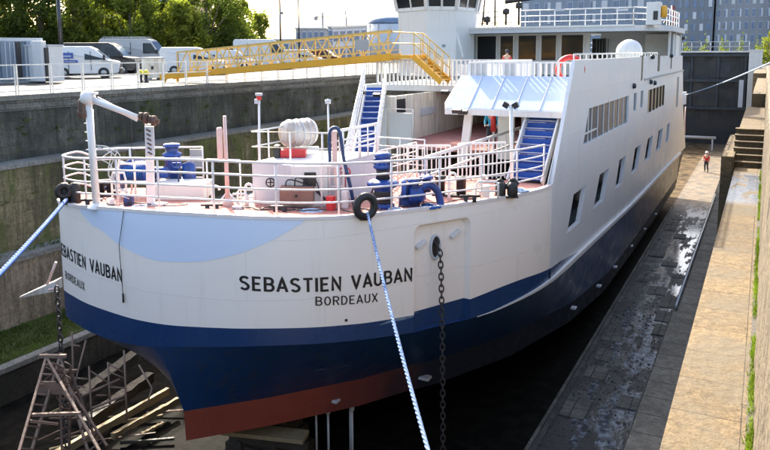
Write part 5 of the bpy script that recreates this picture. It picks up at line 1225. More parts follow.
for px, py, d_ in ((377, 93, 26), (362, 91.5, 27), (457, 109, 21), (463, 110, 21.2), (445, 90, 27)):
    q = A(px, py+2, d=d_); b = MB(); b.box((-.14, -.06, -.06), (.14, .06, .06), Matrix.Translation(q)@Matrix.Rotation(.4, 4, 'X')); b.build('floodlight', 'blacksteel', ship)
# dark blue hose arched over pink posts
hb = D(336, 207); b = MB()
b.tube(catmull([onv(hb, 330, 165), onv(hb, 329.5, 140), onv(hb, 331, 130), onv(hb, 336, 128), onv(hb, 340, 134), onv(hb, 344, 160), onv(hb, 350, 185), onv(hb, 354, 205)], 8), .042, 8); b.build('tall_hose', 'navy', ship)
b = MB(); b.bar(onv(hb, 335, 165), onv(hb, 334, 131), .12, .06, FW); b.bar(hb, onv(hb, 335, 165), .06, .06, FW); b.build('roller_post', 'tan', ship)
# blue anchor windlass / capstan
wp_ = D(383, 211, -3.46)+FW*.35; wc = MB(); wc.lathe([(.26, 0), (.26, .08), (.18, .12), (.20, .42), (.30, .48), (.36, .52), (.36, .58), (.28, .63), (.16, .66)], wp_, n=26); wl = wc.build('windlass', 'blue', ship)
b = MB(); b.lathe([(.185, .0), (.20, .02), (.20, .30), (.185, .32)], wp_+UP*.10, n=24); b.build('drum', 'blacksteel', wl); b = MB(); b.lathe([(.165, 0), (.14, .12), (.165, .24)], wp_+UP*.66, n=22); b.build('drum', 'blacksteel', wl)
b = MB(); b.lathe([(.20, 0), (.22, .04), (.20, .1), (.17, .12), (.17, .24), (.19, .26), (.19, .32), (.12, .36), (.0, .37)], wp_+UP*.90, n=22)
for k in range(8): a_ = k*math.pi/4; b.bar(wp_+UP*1.06+Vector((math.cos(a_), math.sin(a_), 0))*.17, wp_+UP*1.06+Vector((math.cos(a_), math.sin(a_), 0))*.22, .05, .12)
b.build('capstan_head', 'blue', wl)
g0 = wp_+RT*.30+FW*.1; b = MB(); b.lathe([(.16, 0), (.20, .05), (.20, .28), (.14, .34)], g0+RT*.28+UP*.28, RT, 18); b.lathe([(.25, 0), (.25, .1)], g0+RT*.12+UP*.40, RT, 20)
b.lathe([(.13, 0), (.15, .1), (.10, .45), (.16, .48), (.12, .55)], g0+RT*.40+UP*.10, n=14); b.prism([g0+RT*.05, g0+RT*.55, g0+RT*.45+UP*.5, g0+RT*.15+UP*.55], FW*.10); b.build('gearbox', 'blue', wl, bevel=.008)
b = MB(); b.tube(catmull([g0+RT*.55+UP*.42, g0+RT*.75+UP*.50, g0+RT*.92+UP*.36, g0+RT*1.0+UP*.10, g0+RT*1.0], 6), .085, 12); b.build('chain_pipe', 'blue', wl)
b = MB(); b.lathe([(.10, 0), (.10, .3), (.16, .31), (.16, .36), (.0, .37)], g0+RT*.70+FW*.2+UP*.3, n=12); b.tube([g0+RT*.5+UP*.60, g0+RT*.75+UP*.66], .03, 6); b.build('brake_wheel', 'blue', wl)
# pairs of black bollards
def bollards(px0, px1, py0, py1, h):
    p, q = D(px0, py0), D(px1, py1); b = MB(); b.bar(p-(q-p)*.35+UP*.03, q+(q-p)*.35+UP*.03, .26, .06); o = b.build('mooring_bitts', 'blacksteel', ship)
    for e_ in (p, q): b = MB(); b.lathe([(.12, .05), (.12, h-.06), (.15, h-.04), (.15, h), (0, h+.01)], e_, n=16); b.build('bollard', 'blacksteel', o)
bollards(440, 461, 196, 197, .50)
bollards(100, 112, 196, 196, .35)
# fairleads: twin rubber rollers on the deck edge
def roller(px, py, r_, h):
    p = D(px, py, -3.46); b = MB(); b.lathe([(r_*.6, 0), (r_, h*.12), (r_*1.02, h*.5), (r_, h*.85), (r_*.5, h)], p, n=16); return b
p = D(500, 197); fl_ = MB(); fl_.bar(p-RT*.12+UP*.02, p+RT*.42+UP*.02, .3, .05); fo = fl_.build('roller_fairlead', 'blacksteel', ship)
for k in (0, .29): b = MB(); b.lathe([(.09, 0), (.13, .06), (.13, .30), (.07, .38)], p+RT*k-FW*.05, n=16); b.build('roller', 'black', fo)
b = MB(); b.tube(catmull([p-RT*.1+UP*.3, p+RT*.0+UP*.4, p+RT*.15+UP*.25, p+RT*.3+UP*.42, p+RT*.42+UP*.3], 5), .06, 10); b.build('rubber_sleeve', 'black', fo)
p = D(68, 204, -3.5)+FW*.05; fl_ = MB(); fl_.bar(p-RT*.12+UP*.03, p+RT*.25+UP*.03, .25, .06); fo = fl_.build('roller_fairlead', 'blacksteel', ship)
for k in (-.08, .16): b = MB(); b.lathe([(.08, 0), (.12, .06), (.12, .42), (.07, .5)], p+RT*k, n=16); b.build('roller', 'black', fo)
b = MB(); b.torus(p+UP*.32-FW*.12-RT*.05, FW-RT*.4, .13, .07, 18, 10); b.build('rubber_sleeve', 'black', fo)
# tyre fairlead in the middle of the bow rail
s_t, z_t = hit(364, 212); tp = Vector((*O(s_t), ZT(s_t)+.22))+Onorm(s_t)*.06
b = MB(); b.torus(tp, Onorm(s_t), .215, .085, 28, 12); ty_ = tag(b.build('rubber_tyre', 'black', base=tp), 'black rubber tyre lashed over the bow edge where the mooring rope leaves', 'tyre')
b = MB(); b.bar(tp-UP*.26-RT*.12, tp-UP*.26+RT*.12, .1, .06); b.build('tyre_foot', 'blacksteel', ty_)
# gusset feet of the rail posts
# hi-vis vest hanging on the rail
hv = D(352, 200)+FW*.5; t0_ = onv(hv, 352.5, 170); n_ = 8; b = MB(); vs = []
for i in range(n_+1):
    for j in range(6):
        u = j/5-.5; v_ = i/n_; wdt = .30*(.55+.45*min(1, v_*2.2)); vs.append(t0_+RT*(u*wdt)-UP*(v_*.55)+FW*(.05*math.sin(u*9+v_*4)))
b.add(vs, [(i*6+j, i*6+j+1, (i+1)*6+j+1, (i+1)*6+j) for i in range(n_) for j in range(5)], True); o = b.build('hi_vis_vest', 'hivis', base=t0_); so_ = o.modifiers.new('s', 'SOLIDIFY'); so_.thickness = .03
tag(o, 'yellow-green high visibility vest hanging beside the port stair foot', 'vest')
vb = MB(); q = t0_-UP*.35-FW*.05; vb.bar(q-RT*.14, q+RT*.14, .03, .05); vb.build('reflective_band', 'lgrey', o)

# ================================================================== ropes, chains
def rope(name, a, b_, sag, r_, m, label, k=24, m2=None):
    a, b_ = Vector(a), Vector(b_); pts = []
    for i in range(k+1): t = i/k; p = lerp(a, b_, t); p.z -= sag*4*t*(1-t); pts.append(p)
    b = MB()   # three twisted strands
    L = (b_-a).length; turns = L/(r_*9)
    kk = int(min(420, max(40, turns*6)))
    for sidx in range(3):
        q = []
        for i in range(kk+1):
            t = i/kk; p = lerp(a, b_, t); p.z -= sag*4*t*(1-t); an = turns*t*2*math.pi+sidx*2.094; d = (b_-a).normalized(); u = d.cross(UP).normalized(); v = u.cross(d)
            q.append(p+(u*math.cos(an)+v*math.sin(an))*r_*.5)
        b.tube(q, r_*.58, 6)
    return tag(b.build(name, m, base=a), label, 'rope')
# front rope: leaves the tyre, runs down and towards the eye, ends at a ring low on the dock side
ra = tp-UP*.12+Onorm(s_t)*.08; rb = A(436, 452, d=8.7); rend = ra+(rb-ra)*1.55
rb2 = A(385, 300, d=11.6)
rmat = bpy.data.materials.new('speckled_blue_white_rope'); rmat.use_nodes = True; t_ = rmat.node_tree; bs_n = t_.nodes['Principled BSDF']
rr1 = ramp(t_, noise(t_, 26, 3), .42, .56); sp3 = N(t_, 'ShaderNodeSeparateXYZ'); t_.links.new(coords(t_), sp3.inputs[0])
mr = N(t_, 'ShaderNodeMapRange'); t_.links.new(sp3.outputs[2], mr.inputs[0]); mr.inputs[1].default_value = -4.6; mr.inputs[2].default_value = -5.6; mr.inputs[3].default_value = .12; mr.inputs[4].default_value = .85
mm2 = N(t_, 'ShaderNodeMath', operation='MAXIMUM'); f2 = N(t_, 'ShaderNodeMath', operation='MULTIPLY'); t_.links.new(rr1, f2.inputs[0]); f2.inputs[1].default_value = .5
t_.links.new(f2.outputs[0], mm2.inputs[0]); t_.links.new(mr.outputs[0], mm2.inputs[1])
t_.links.new(mix(t_, mm2.outputs[0], (.02, .09, .30), (.36, .45, .52)), bs_n.inputs['Base Color']); bs_n.inputs['Roughness'].default_value = .85
MT['rope2'] = rmat
rope('mooring_rope', ra, rend, .36, .031, 'rope2', 'speckled blue and white rope running down from the tyre toward the viewer')
b = MB(); b.torus(rend, (0, 1, 0), .12, .03, 18, 8); b.bar(rend, rend+Vector((1.2, 0, 0)), .08, .08); tag(b.build('mooring_ring', 'rust', base=rend), 'rusty iron ring fixed low in the dock wall', 'ring')
la = D(66, 200, -3.3); lb_ = A(-3, 268, d=11.0); rope('mooring_rope', la, la+(lb_-la)*2.2, .12, .045, 'ropeblue', 'plain blue rope leading off to the left edge of the view')
wa = A(685, 95, d=50); wb = A(772, 61, d=24); rope('mooring_rope', wa, wa+(wb-wa)*1.1, .12, .03, 'ropewhite', 'pale blue rope from the ship stern to the right quay in front of the gate', m2=None)
wq2 = wa+(wb-wa)*1.1; b = MB(); b.lathe([(.2, 0), (.14, .05), (.13, .35), (.2, .4), (.16, .48), (0, .5)], (wq2.x, wq2.y, QZ), n=16); b.tube([wq2, (wq2.x, wq2.y, QZ+.3)], .04, 6); tag(b.build('quay_bollard', 'blacksteel', base=(wq2.x, wq2.y, QZ)), 'black iron bollard on the right quay, just outside the photo', 'bollard')
b = MB(); q = A(684, 97, d=50.5); b.box((q.x-.3, q.y-.5, q.z-.5), (q.x+.15, q.y+.1, q.z+.35)); b.build('stern_fairlead', 'lgrey', ship)
b = MB(); q = A(685, 118, d=51); b.tube([q+UP*.8, q-UP*.1, q+Vector((.05,0,-1.2))], .035, 6); b.build('stern_ladder_rail', 'tan', ship)
def chain(name, pts, label, link=.15, r_=.019):
    P = [Vector(p) for p in pts]; L = [0.0]
    for a_, c_ in zip(P, P[1:]): L.append(L[-1]+(c_-a_).length)
    b = MB(); s = 0; i = 0
    while s < L[-1]:
        k = max(j for j in range(len(L)-1) if L[j] <= s); p = lerp(P[k], P[k+1], (s-L[k])/(L[k+1]-L[k])); d = (P[k+1]-P[k]).normalized(); a_ = d.orthogonal().normalized(); a_ = Matrix.Rotation(i % 2*math.pi/2+.4, 3, d)@a_
        ring = [p+d*(math.cos(q)*link*.62)+a_*(math.sin(q)*link*.34) for q in [2*math.pi*j/12 for j in range(12)]]; b.tube(ring, r_, 6, closed=True); s += link*.92; i += 1
    return tag(b.build(name, 'chain', base=pts[0]), label, 'chain')
h0 = V(hp, zc)+nrm*.08
chain('anchor_chain', [h0+UP*.16-inn*.0, h0-UP*.1+nrm*.12, h0-UP*.5+nrm*.16, h0-UP*2.0+nrm*.22, Vector((h0.x+nrm.x*.3, h0.y+nrm.y*.3, FZ+.05))], 'heavy dark anchor chain hanging from the hawse hole by the painted name')
cq = A(57, 290, d=13.6); chain('anchor_chain', [cq, cq-UP*2.2, Vector((cq.x, cq.y, FZ+.05))], 'dark chain hanging at the far left of the bow beside the trestle', .13, .017)
# pale spar sticking out from the port bow
p = A(56, 287, d=14.2); q = A(19, 298, d=14.4); t = thing('mooring_spar', 'pale tapered spar jutting out from the left side of the bow', 'spar', p)
b = MB(); u_ = (q-p).normalized(); b.add([p-UP*.09, p+UP*.12, p+FW*.3+UP*.12, p+FW*.3-UP*.09, q-UP*.015, q+UP*.02, q+FW*.08+UP*.02, q+FW*.08-UP*.015], [(0,1,2,3),(4,7,6,5),(0,4,5,1),(1,5,6,2),(2,6,7,3),(3,7,4,0)]); fixn(b.build('blade', 'raft', t, bevel=.01))
b = MB(); b.tube([A(47, 285, d=14.3), A(56, 262, d=14.1)], .025, 8); b.build('strut', 'tan', t); b = MB(); b.tube([A(44, 291, d=14.35), A(57, 288, d=14.1)], .02, 6); b.build('brace', 'tan', t)

# ================================================================== foreground: trestles, frames and timbers in the dock
def trestle(name, label, top, feet, nr, w_, m, r_=.035, up=.25):
    """A-frame: two ladder sides meeting at the top"""
    t = thing(name, label, 'trestle', (top.x, top.y, FZ)); legs = []
    for (fa, fb) in feet:
        ta = top-RT*w_*.5; tb = top+RT*w_*.5
        for e0, e1 in ((fa, ta), (fb, tb)): b = MB(); b.bar(e0, e1+(e1-e0).normalized()*up*.3, r_*1.6, r_*1.6); b.build('leg', m, t)
        for k in range(nr): u = (k+.6)/(nr+.4); b = MB(); b.bar(lerp(fa, ta, u), lerp(fb, tb, u), r_, r_); b.build('rung', m, t)
    b = MB(); b.bar(top-RT*(w_*.5+.12)+UP*.02, top+RT*(w_*.5+.12)+UP*.02, .06, .06); b.build('top_bar', m, t)
    return t
def pz(px, py, z): return A(px, py, Z=z)
tp0 = A(53, 357, d=13.2)
def ph(px, py, d): return A(px, py, d=d)
f1 = (ph(18, 455, 11.6), ph(30, 456, 12.1)); f2 = (ph(100, 452, 11.7), ph(90, 458, 12.6))
trestle('iron_trestle', 'rusty iron A-frame trestle at the bottom left, the nearest one', tp0, [f1, f2], 9, .25, 'rustlight', .026)
t = bpy.data.objects['iron_trestle']
b = MB(); b.bar(lerp(f1[0], tp0, .38), lerp(f2[0], tp0, .38), .05, .05); b.bar(lerp(f1[0], tp0, .32), ph(58, 424, 12.4), .04, .04); b.build('cross_brace', 'rustlight', t)
b = MB(); q = ph(50, 388, 12.8); b.prism([q-RT*.3-UP*.12, q+RT*.25-UP*.12, q+RT*.1+UP*.12, q-RT*.18+UP*.12], FW*.03); b.build('gusset_plate', 'rustlight', t)
b = MB(); r = random.Random(6); q = ph(58, 372, 13)
for i in range(7): a_ = q+RT*r.uniform(-.22, .22)+UP*r.uniform(-.3, .3); b.tube(catmull([a_, a_+RT*.12-UP*.1, a_-RT*.05-UP*.3, a_+RT*.06-UP*.5], 5), .014, 5)
b.build('tangled_cables', 'rust', t)
tp1 = ph(65, 372, 13.6); trestle('iron_trestle', 'second rusty trestle leaning behind the nearest one', tp1, [(ph(62, 452, 13.2), ph(69, 454, 13.6)), (ph(107, 446, 12.6), ph(100, 452, 13.4))], 8, .22, 'rust', .024)
# light rod frames under the bow
def rodframe(lab, pts, m='rustlight'):
    t = thing('rod_frame', lab, 'frame', (pts[0][0].x, pts[0][0].y, FZ))
    for i, (p, q, r_) in enumerate(pts): b = MB(); b.tube([p, q], r_, 6); b.build('rod', m, t)
    return t
rodframe('thin iron rod frame nearest the left wall under the bow', [(ph(72, 332, 15), ph(74, 395, 15), .02), (ph(86, 340, 15), ph(72, 394, 14.6), .02), (ph(72, 345, 15), ph(80, 346, 15), .016), (ph(74, 378, 15), ph(88, 379, 15), .018), (ph(74, 386, 15), ph(85, 387, 15), .016)])
rodframe('thin iron rod frame in the middle under the bow', [(ph(89, 366, 15), ph(92, 425, 14.6), .02), (ph(108, 362, 15), ph(110, 406, 14.8), .02), (ph(124, 350, 15), ph(127, 420, 14.8), .02), (ph(89, 370, 15), ph(112, 385, 15), .014), (ph(108, 363, 15), ph(123, 372, 15), .016), (ph(92, 408, 14.6), ph(126, 395, 14.9), .024), (ph(92, 412, 14.6), ph(127, 398, 14.9), .014), (ph(110, 372, 15), ph(124, 378, 15), .014), (ph(110, 387, 15), ph(125, 388, 15), .018)])
rodframe('thin slanting iron rods touching the stem of the hull', [(ph(139, 365, 14.6), ph(152, 388, 14.2), .018), (ph(152, 388, 14.2), ph(146, 408, 14.2), .016), (ph(82, 396, 14.8), ph(120, 379, 15.2), .026)])
# timbers: long sunlit-edge beams lying on the dock bottom
def timber(lab, p, q, wd, ht, m):
    b = MB(); r = random.Random(int(p.x*50)); p, q = Vector(p), Vector(q); n = 16; d = (q-p); s_ = d.cross(UP).normalized(); vs = []
    for i in range(n+1):
        c = lerp(p, q, i/n)
        for u, v in ((-1,-1),(1,-1),(1,1),(-1,1)): vs.append(c+s_*(u*wd/2+r.uniform(-.02,.02))+UP*(v*ht/2+r.uniform(-.015,.015)))
    b.add(vs, [(4*i+j, 4*i+(j+1) % 4, 4*i+4+(j+1) % 4, 4*i+4+j) for i in range(n) for j in range(4)]+[(3,2,1,0), (4*n, 4*n+1, 4*n+2, 4*n+3)]); return tag(b.build('timber_beam', m, base=p), lab, 'timber')
timber('longest pale yellow timber lying along the dock bottom behind the trestles', pz(55, 455, -9.9), pz(168, 391, -9.9), .13, .2, 'wood')
timber('shorter pale timber on the dock bottom nearest the stem', pz(112, 436, -10.1), pz(178, 400, -10.1), .11, .16, 'wood')
timber('dark soaked timber just above the pale ones beside the hull', pz(84, 425, -9.9), pz(150, 377, -9.9), .28, .3, 'darkwood')
timber('dark grey timber nearest the left wall behind the rod frames', pz(80, 398, -9.8), pz(140, 352, -9.8), .35, .3, 'darkwood')
timber('thin broken pale plank close to the red forefoot', pz(142, 434, -10.25), pz(163, 423, -10.25), .08, .08, 'wood')
# keel blocks and shores under the ship
blk = thing('keel_block', 'stack of heavy timber blocks under the keel at the bow', 'keel block', (-10.9, 14.2, FZ))
for i, (a_, c_) in enumerate((((-11.9, 13.6, FZ), (-9.9, 14.8, FZ+.5)), ((-11.8, 13.7, FZ+.51), (-10.0, 14.7, FZ+.95)), ((-11.7, 13.8, FZ+.96), (-10.1, 14.6, FZ+1.40)))):
    b = MB(); b.box(a_, c_); b.build('block', 'darkwood', blk, bevel=.03)
q0, q1 = pz(212, 431, -9.3), pz(312, 438, -9.3); t = thing('timber_staging', 'greenish timber staging sticking out under the red forefoot', 'staging', (q0.x, q0.y, FZ))
b = MB(); b.bar(pz(225, 428, -9.2), pz(306, 437, -9.2), .5, .10); b.build('plank', 'wood', t); b = MB(); b.bar(pz(230, 436, -9.5), pz(308, 446, -9.5), .12, .22); b.build('beam', 'darkwood', t)
for px in (240, 275, 304): e_ = pz(px, 440+(px-240)*.1, -9.55); b = MB(); b.bar(Vector((e_.x, e_.y, FZ)), e_, .14, .14); b.build('leg', 'darkwood', t)
for px, py in ((316, 412), (328, 414), (350, 405), (352, 411)):
    e_ = pz(px, py, -9.0); b = MB(); b.lathe([(.04, 0), (.06, .03), (.06, .12), (.03, .16)], e_, n=10); b.tube([e_, (e_.x, e_.y, FZ)], .03, 6); tag(b.build('shore_prop', 'lgrey', base=(e_.x, e_.y, FZ)), 'small pale-headed steel prop in the dark under the red bottom', 'prop', 'steel props under the red bottom')
# ================================================================== left quay: container, vans
HD = math.atan2(.55, .83)
def van(label, px, py, d, L, H, Wd, body, rot=HD, rack=False, high=True, signs=0, stripe=None):
    p = A(px, py, d=d); t = thing('van', label, 'van', (p.x, p.y, QZ), rot, 'vans parked on the left quay', local=True)
    g = .28; nose = L*.16; hood = H*.52; b = MB()
    prof = [(-L/2, g), (L/2-.15, g), (L/2, g+.15), (L/2, hood*.78), (L/2-.12, hood), (L/2-nose, hood+.12), (L/2-nose-.75, H-.16), (L/2-nose-1.1, H), (-L/2+.15, H), (-L/2, H-.2)]
    def side(y, k): return [(x, y, z) for x, z in prof]
    n = len(prof); lo = side(-Wd/2, 0); hi = side(Wd/2, 0)
    # narrow the roof slightly
    lo = [(x, y+(.12 if z > hood+.2 else 0), z) for x, y, z in lo]; hi = [(x, y-(.12 if z > hood+.2 else 0), z) for x, y, z in hi]
    b.add(lo+hi, [tuple(range(n)), tuple(reversed(range(n, 2*n)))]+[(i, i+n, (i+1) % n+n, (i+1) % n) for i in range(n)]); fixn(b.build('body', body, t, bevel=.05))
    b = MB(); x0, z0_ = L/2-nose-.02, hood+.16; x1, z1_ = L/2-nose-.70, H-.24
    b.add([(x0+.03, -Wd/2+.16, z0_), (x0+.03, Wd/2-.16, z0_), (x1+.05, Wd/2-.22, z1_), (x1+.05, -Wd/2+.22, z1_)], [(0,1,2,3)]); b.build('windscreen', 'bgglass', t)
    for sgn in (-1, 1):
        y = sgn*(Wd/2-.02); yo = sgn*(Wd/2-.10); b = MB(); q = [(L/2-nose-.15, y+sgn*.025, hood+.12), (L/2-nose-.72, yo+sgn*.025, H-.38), (L/2-nose-1.35, yo+sgn*.025, H-.38), (L/2-nose-1.35, y+sgn*.025, hood+.12)]; b.add(q, [(0,1,2,3)]); b.build('side_window', 'glass', t)
        for x in (L/2-.95, -L/2+1.0):
            b = MB(); b.lathe([(.2, -.02), (.33, 0), (.34, .05), (.34, .17), (.30, .2)], (x, sgn*(Wd/2-.18), .34), (0, sgn, 0), 18); wh_ = b.build('wheel', 'black', t)
            b = MB(); b.lathe([(.0, .205), (.17, .2), (.20, .17)], (x, sgn*(Wd/2-.18), .34), (0, sgn, 0), 14); b.build('rim', 'rim', wh_)
        b = MB(); b.box((L/2-.18, sgn*(Wd/2-.35)-.16, .72), (L/2+.015, sgn*(Wd/2-.35)+.16, .92)); b.build('headlight', 'lgrey', t)
        b = MB(); b.box((L/2-nose-.25, sgn*(Wd/2+.02), hood+.1), (L/2-nose-.12, sgn*(Wd/2+.2), hood+.42)); b.build('wing_mirror', 'black', t)
    b = MB(); b.box((L/2-.1, -Wd/2+.02, .28), (L/2+.06, Wd/2-.02, .62)); b.build('bumper', 'black', t, bevel=.03); b = MB(); b.box((L/2-.02, -.45, .66), (L/2+.025, .45, .95)); b.build('grille', 'black', t)
    b = MB(); b.box((-L/2+2.6, -Wd/2-.012, .5), (-L/2+2.63, -Wd/2+.01, H-.3)); b.build('door_seam', 'black', t); b = MB(); b.box((-L/2+1.3, -Wd/2-.012, .5), (-L/2+1.33, -Wd/2+.01, H-.3)); b.build('door_seam', 'black', t)
    if rack:
        b = MB()
        for y in (-Wd/2+.2, Wd/2-.2): b.bar((-L/2+.3, y, H+.12), (L/2-nose-1.2, y, H+.12), .04, .04)
        for i in range(5): x = -L/2+.4+i*(L-nose-1.9)/4; b.bar((x, -Wd/2+.2, H+.12), (x, Wd/2-.2, H+.12), .04, .04); b.bar((x, -Wd/2+.2, H), (x, -Wd/2+.2, H+.12), .03, .03)
        b.build('roof_rack', 'galv', t)
    for (x0, x1, z0_, z1_) in (signs or ()):
        b = MB(); b.box((x0, -Wd/2-.02, z0_), (x1, -Wd/2+.01, z1_)); s_ = b.build('side_sign', 'signblue', t)
        b = MB(); b.box((x0+.12, -Wd/2-.025, z0_+(z1_-z0_)*.3), (x1-.12, -Wd/2-.021, z0_+(z1_-z0_)*.5)); b.build('sign_band', 'lgrey', s_)
    return t
def at_q(px, py): return A(px, py, Z=QZ)
dq = lambda px, py: (A(px, py, Z=QZ)@Vector((-M[0][2], -M[1][2], -M[2][2])) if False else float(-(M.T@np.array(A(px, py, Z=QZ)))[2]))
van('black van with a rounded dark roof behind the white signed van', 103, 75.5, dq(103, 75.5)+2.5, 5.6, 2.35, 1.9, 'vandark', HD-.1)
van('white van with blue side signs parked in front of the black van', 86, 78, dq(86, 78), 4.3, 2.0, 1.85, 'vanwhite', HD+.15, signs=[(-1.6, -.55, 1.25, 1.6), (-1.75, -.3, .98, 1.14)])
van('large grey van with a ladder rack on its roof', 140, 72.5, dq(140, 72.5), 5.9, 2.75, 2.0, 'vangrey', HD-.1, rack=True)
van('small white van half hidden behind the beige cabinet', 194, 75, dq(194, 75), 4.4, 1.95, 1.85, 'vanwhite', HD)
van('white car-sized van showing through the middle of the gangway', 232, 71, dq(232, 71), 4.2, 1.8, 1.8, 'vanwhite', HD)
van('big white van standing tallest above the gangway', 264, 69.5, dq(264, 69.5), 5.6, 2.8, 2.1, 'vanwhite', HD+.1)
van('white pickup van right of the tallest white van', 300, 67, dq(300, 67), 5.0, 1.9, 1.9, 'vanwhite', HD-.1)
van('maroon van seen through the right half of the gangway', 322, 65, dq(322, 65), 4.8, 2.0, 1.9, 'maroon', HD-.3)
van('pale car behind the gangway next to the maroon van', 350, 60, dq(350, 60), 4.4, 1.5, 1.8, 'vangrey', HD-.3)
# second signed white panel: detached van door standing beside
# container with open doors
p = at_q(-2, 84); q = at_q(45, 82.5); d = (q-p); L = d.length; rz = math.atan2(d.y, d.x)
t = thing('cargo_container', 'blue-grey corrugated container with its doors ajar at the far left', 'container', (p.x, p.y, QZ), rz, local=True); H = 2.35
b = MB(); b.box((-2.5, .05, .05), (L, 2.4, H)); b.build('shell', 'bluegrey', t)
b = MB(); nr = 26
for i in range(nr): x = -2.4+i*(L+2.3)/nr; b.box((x, -.0, .15), (x+.09, .05, H-.15))
b.build('corrugation', 'bluegrey', t)
b = MB(); b.box((-2.55, -.03, H-.15), (L+.02, 2.45, H+.03)); b.build('top_rail', 'lgrey', t); b = MB(); b.box((-2.55, -.03, 0), (L+.02, 2.45, .15)); b.build('bottom_rail', 'grey', t)
for x, a_ in ((L*.08, .25), (L*.62, -.2)):
    b = MB(); mt_ = Matrix.Translation((x, -.15, 0))@Matrix.Rotation(a_, 4, 'Z'); b.box((0, -.04, .15), (.95, .03, H-.15), mt_); dr = b.build('door', 'bluegrey', t)
    b = MB()
    for k in (.2, .45, .7): b.box((k, -.08, .2), (k+.04, -.045, H-.2), mt_)
    b.build('lock_bar', 'lgrey', dr)
b = MB(); b.box((L*.42, -.06, .2), (L*.52, -.01, H-.2)); b.build('dark_gap', 'blacksteel', t)
p = at_q(47, 83.5); q = at_q(65, 82.5); d = q-p; t = thing('white_cabin', 'plain white cabin between the container and the white van', 'cabin', (p.x, p.y, QZ), math.atan2(d.y, d.x), local=True)
b = MB(); b.box((.25, 0, .08), (d.length, 2.2, 1.95)); b.build('wall', 'vanwhite', t, bevel=.02); b = MB(); b.box((-.16, .08, .1), (.2, .7, 2.2)); b.build('tall_part', 'vanwhite', t, bevel=.02); b = MB(); b.box((.02, -.02, .1), (.24, .35, 1.85)); b.build('doorway', 'blacksteel', t)
b = MB(); b.box((.2, -.05, 1.95), (d.length+.05, 2.25, 2.02)); b.build('roof', 'lgrey', t)
# beige cabinet and yellow mooring gear on the quay edge
p = at_q(150, 80); q = at_q(166, 79.5); d = q-p; t = thing('beige_cabinet', 'beige metal cabinet on the quay by the railing', 'cabinet', (p.x, p.y, QZ), math.atan2(d.y, d.x), local=True)
b = MB(); b.box((0, 0, .1), (d.length, 1.0, 1.25)); b.build('cabinet_body', 'dirtywhite', t, bevel=.02); b = MB(); b.box((-.04, -.04, 1.25), (d.length+.04, 1.04, 1.31)); b.build('lid', 'lgrey', t); b = MB(); b.box((.1, -.02, .6), (.25, -.003, .8)); b.build('handle', 'blacksteel', t); b = MB(); [b.box((x, .05, 0), (x+.1, .9, .1)) for x in (.05, d.length-.15)]; b.build('foot', 'grey', t)
b = MB(); b.box((d.length-.25, -.05, .1), (d.length+.1, 0, .9)); b.build('pale_sheet', 'vanwhite', t)
MT['yellowp'] = paint('bright_yellow_paint', (.70, .60, .03), .45, .1, 3)
for i, px in enumerate((141, 146.5)):
    p = at_q(px, 82.5); t = thing('yellow_hydrant', ('left' if i == 0 else 'right')+'hand one of two small yellow and black fittings on the quay edge', 'hydrant', (p.x, p.y, QZ))
    b = MB(); b.lathe([(.14, 0), (.14, .05), (.09, .08), (.09, .4)], p, n=12); b.build('stem', 'blacksteel', t); b = MB(); b.lathe([(.13, .4), (.14, .55), (.08, .66), (0, .68)], p, n=12); b.lathe([(.06, -.2), (.06, .2)], p+UP*.45, RT, 10); b.build('cap', 'yellowp', t)

# ================================================================== yellow access gangway
gl0 = A(157, 77, d=34.5); gl0.z = A(157, 74.5, d=34.5).z
g0_ = A(178, 75, d=37); g1_ = A(392, 57, d=31.5)
print('gang', g0_, g1_)
t = thing('gangway', 'long yellow steel gangway bridging from the left quay to the ferry', 'gangway', (g0_.x, g0_.y, QZ))
dg = (g1_-g0_); dgn = dg.normalized(); sd = Vector((-dgn.y, dgn.x, 0)).normalized(); Hh = 1.15; Wg = .95; nb = 19
for k, sgn in enumerate((0, 1)):
    o_ = sd*Wg*sgn; b = MB(); b.bar(g0_+o_, g1_+o_, .10, .30); b.build('main_girder', 'yellow', t)
    b = MB(); b.bar(g0_+o_+UP*Hh, g1_+o_+UP*Hh, .06, .07); b.bar(g0_+o_+UP*Hh*.55, g1_+o_+UP*Hh*.55, .04, .04); b.bar(g0_+o_+UP*Hh*.28, g1_+o_+UP*Hh*.28, .03, .03); b.build('handrail', 'paleyellow', t)
    b = MB()
    for i in range(nb+1):
        a_ = lerp(g0_, g1_, i/nb)+o_
        if i % 2 == 0: b.bar(a_, a_+UP*Hh, .045, .045)
        if i < nb: c_ = lerp(g0_, g1_, (i+1)/nb)+o_; b.bar(a_+UP*(Hh if i % 2 else .1), c_+UP*(.1 if i % 2 else Hh), .045, .045)
    b.build('lattice', 'paleyellow', t)
b = MB(); b.add([g0_+UP*.1, g1_+UP*.1, g1_+sd*Wg+UP*.1, g0_+sd*Wg+UP*.1], [(0,1,2,3)]); b.build('walkway', 'galv', t)
e_ = gl0; b = MB(); b.bar(g0_-dgn*1.2-UP*.05, g0_, .12, .28); b.bar(g0_-dgn*1.2+sd*Wg-UP*.05, g0_+sd*Wg, .12, .28)
for sgn in (0, 1): b.bar(g0_-dgn*.9+sd*Wg*sgn-UP*.1, Vector((g0_.x-dgn.x*.9+sd.x*Wg*sgn, g0_.y-dgn.y*.9+sd.y*Wg*sgn, QZ)), .1, .1)
b.build('landing_foot', 'yellow', t)
q = A(362, 45, d=31.2); b = MB(); b.bar(q-RT*.30, q+RT*.30, .04, .46, UP); b.build('grey_board', 'grey', t)
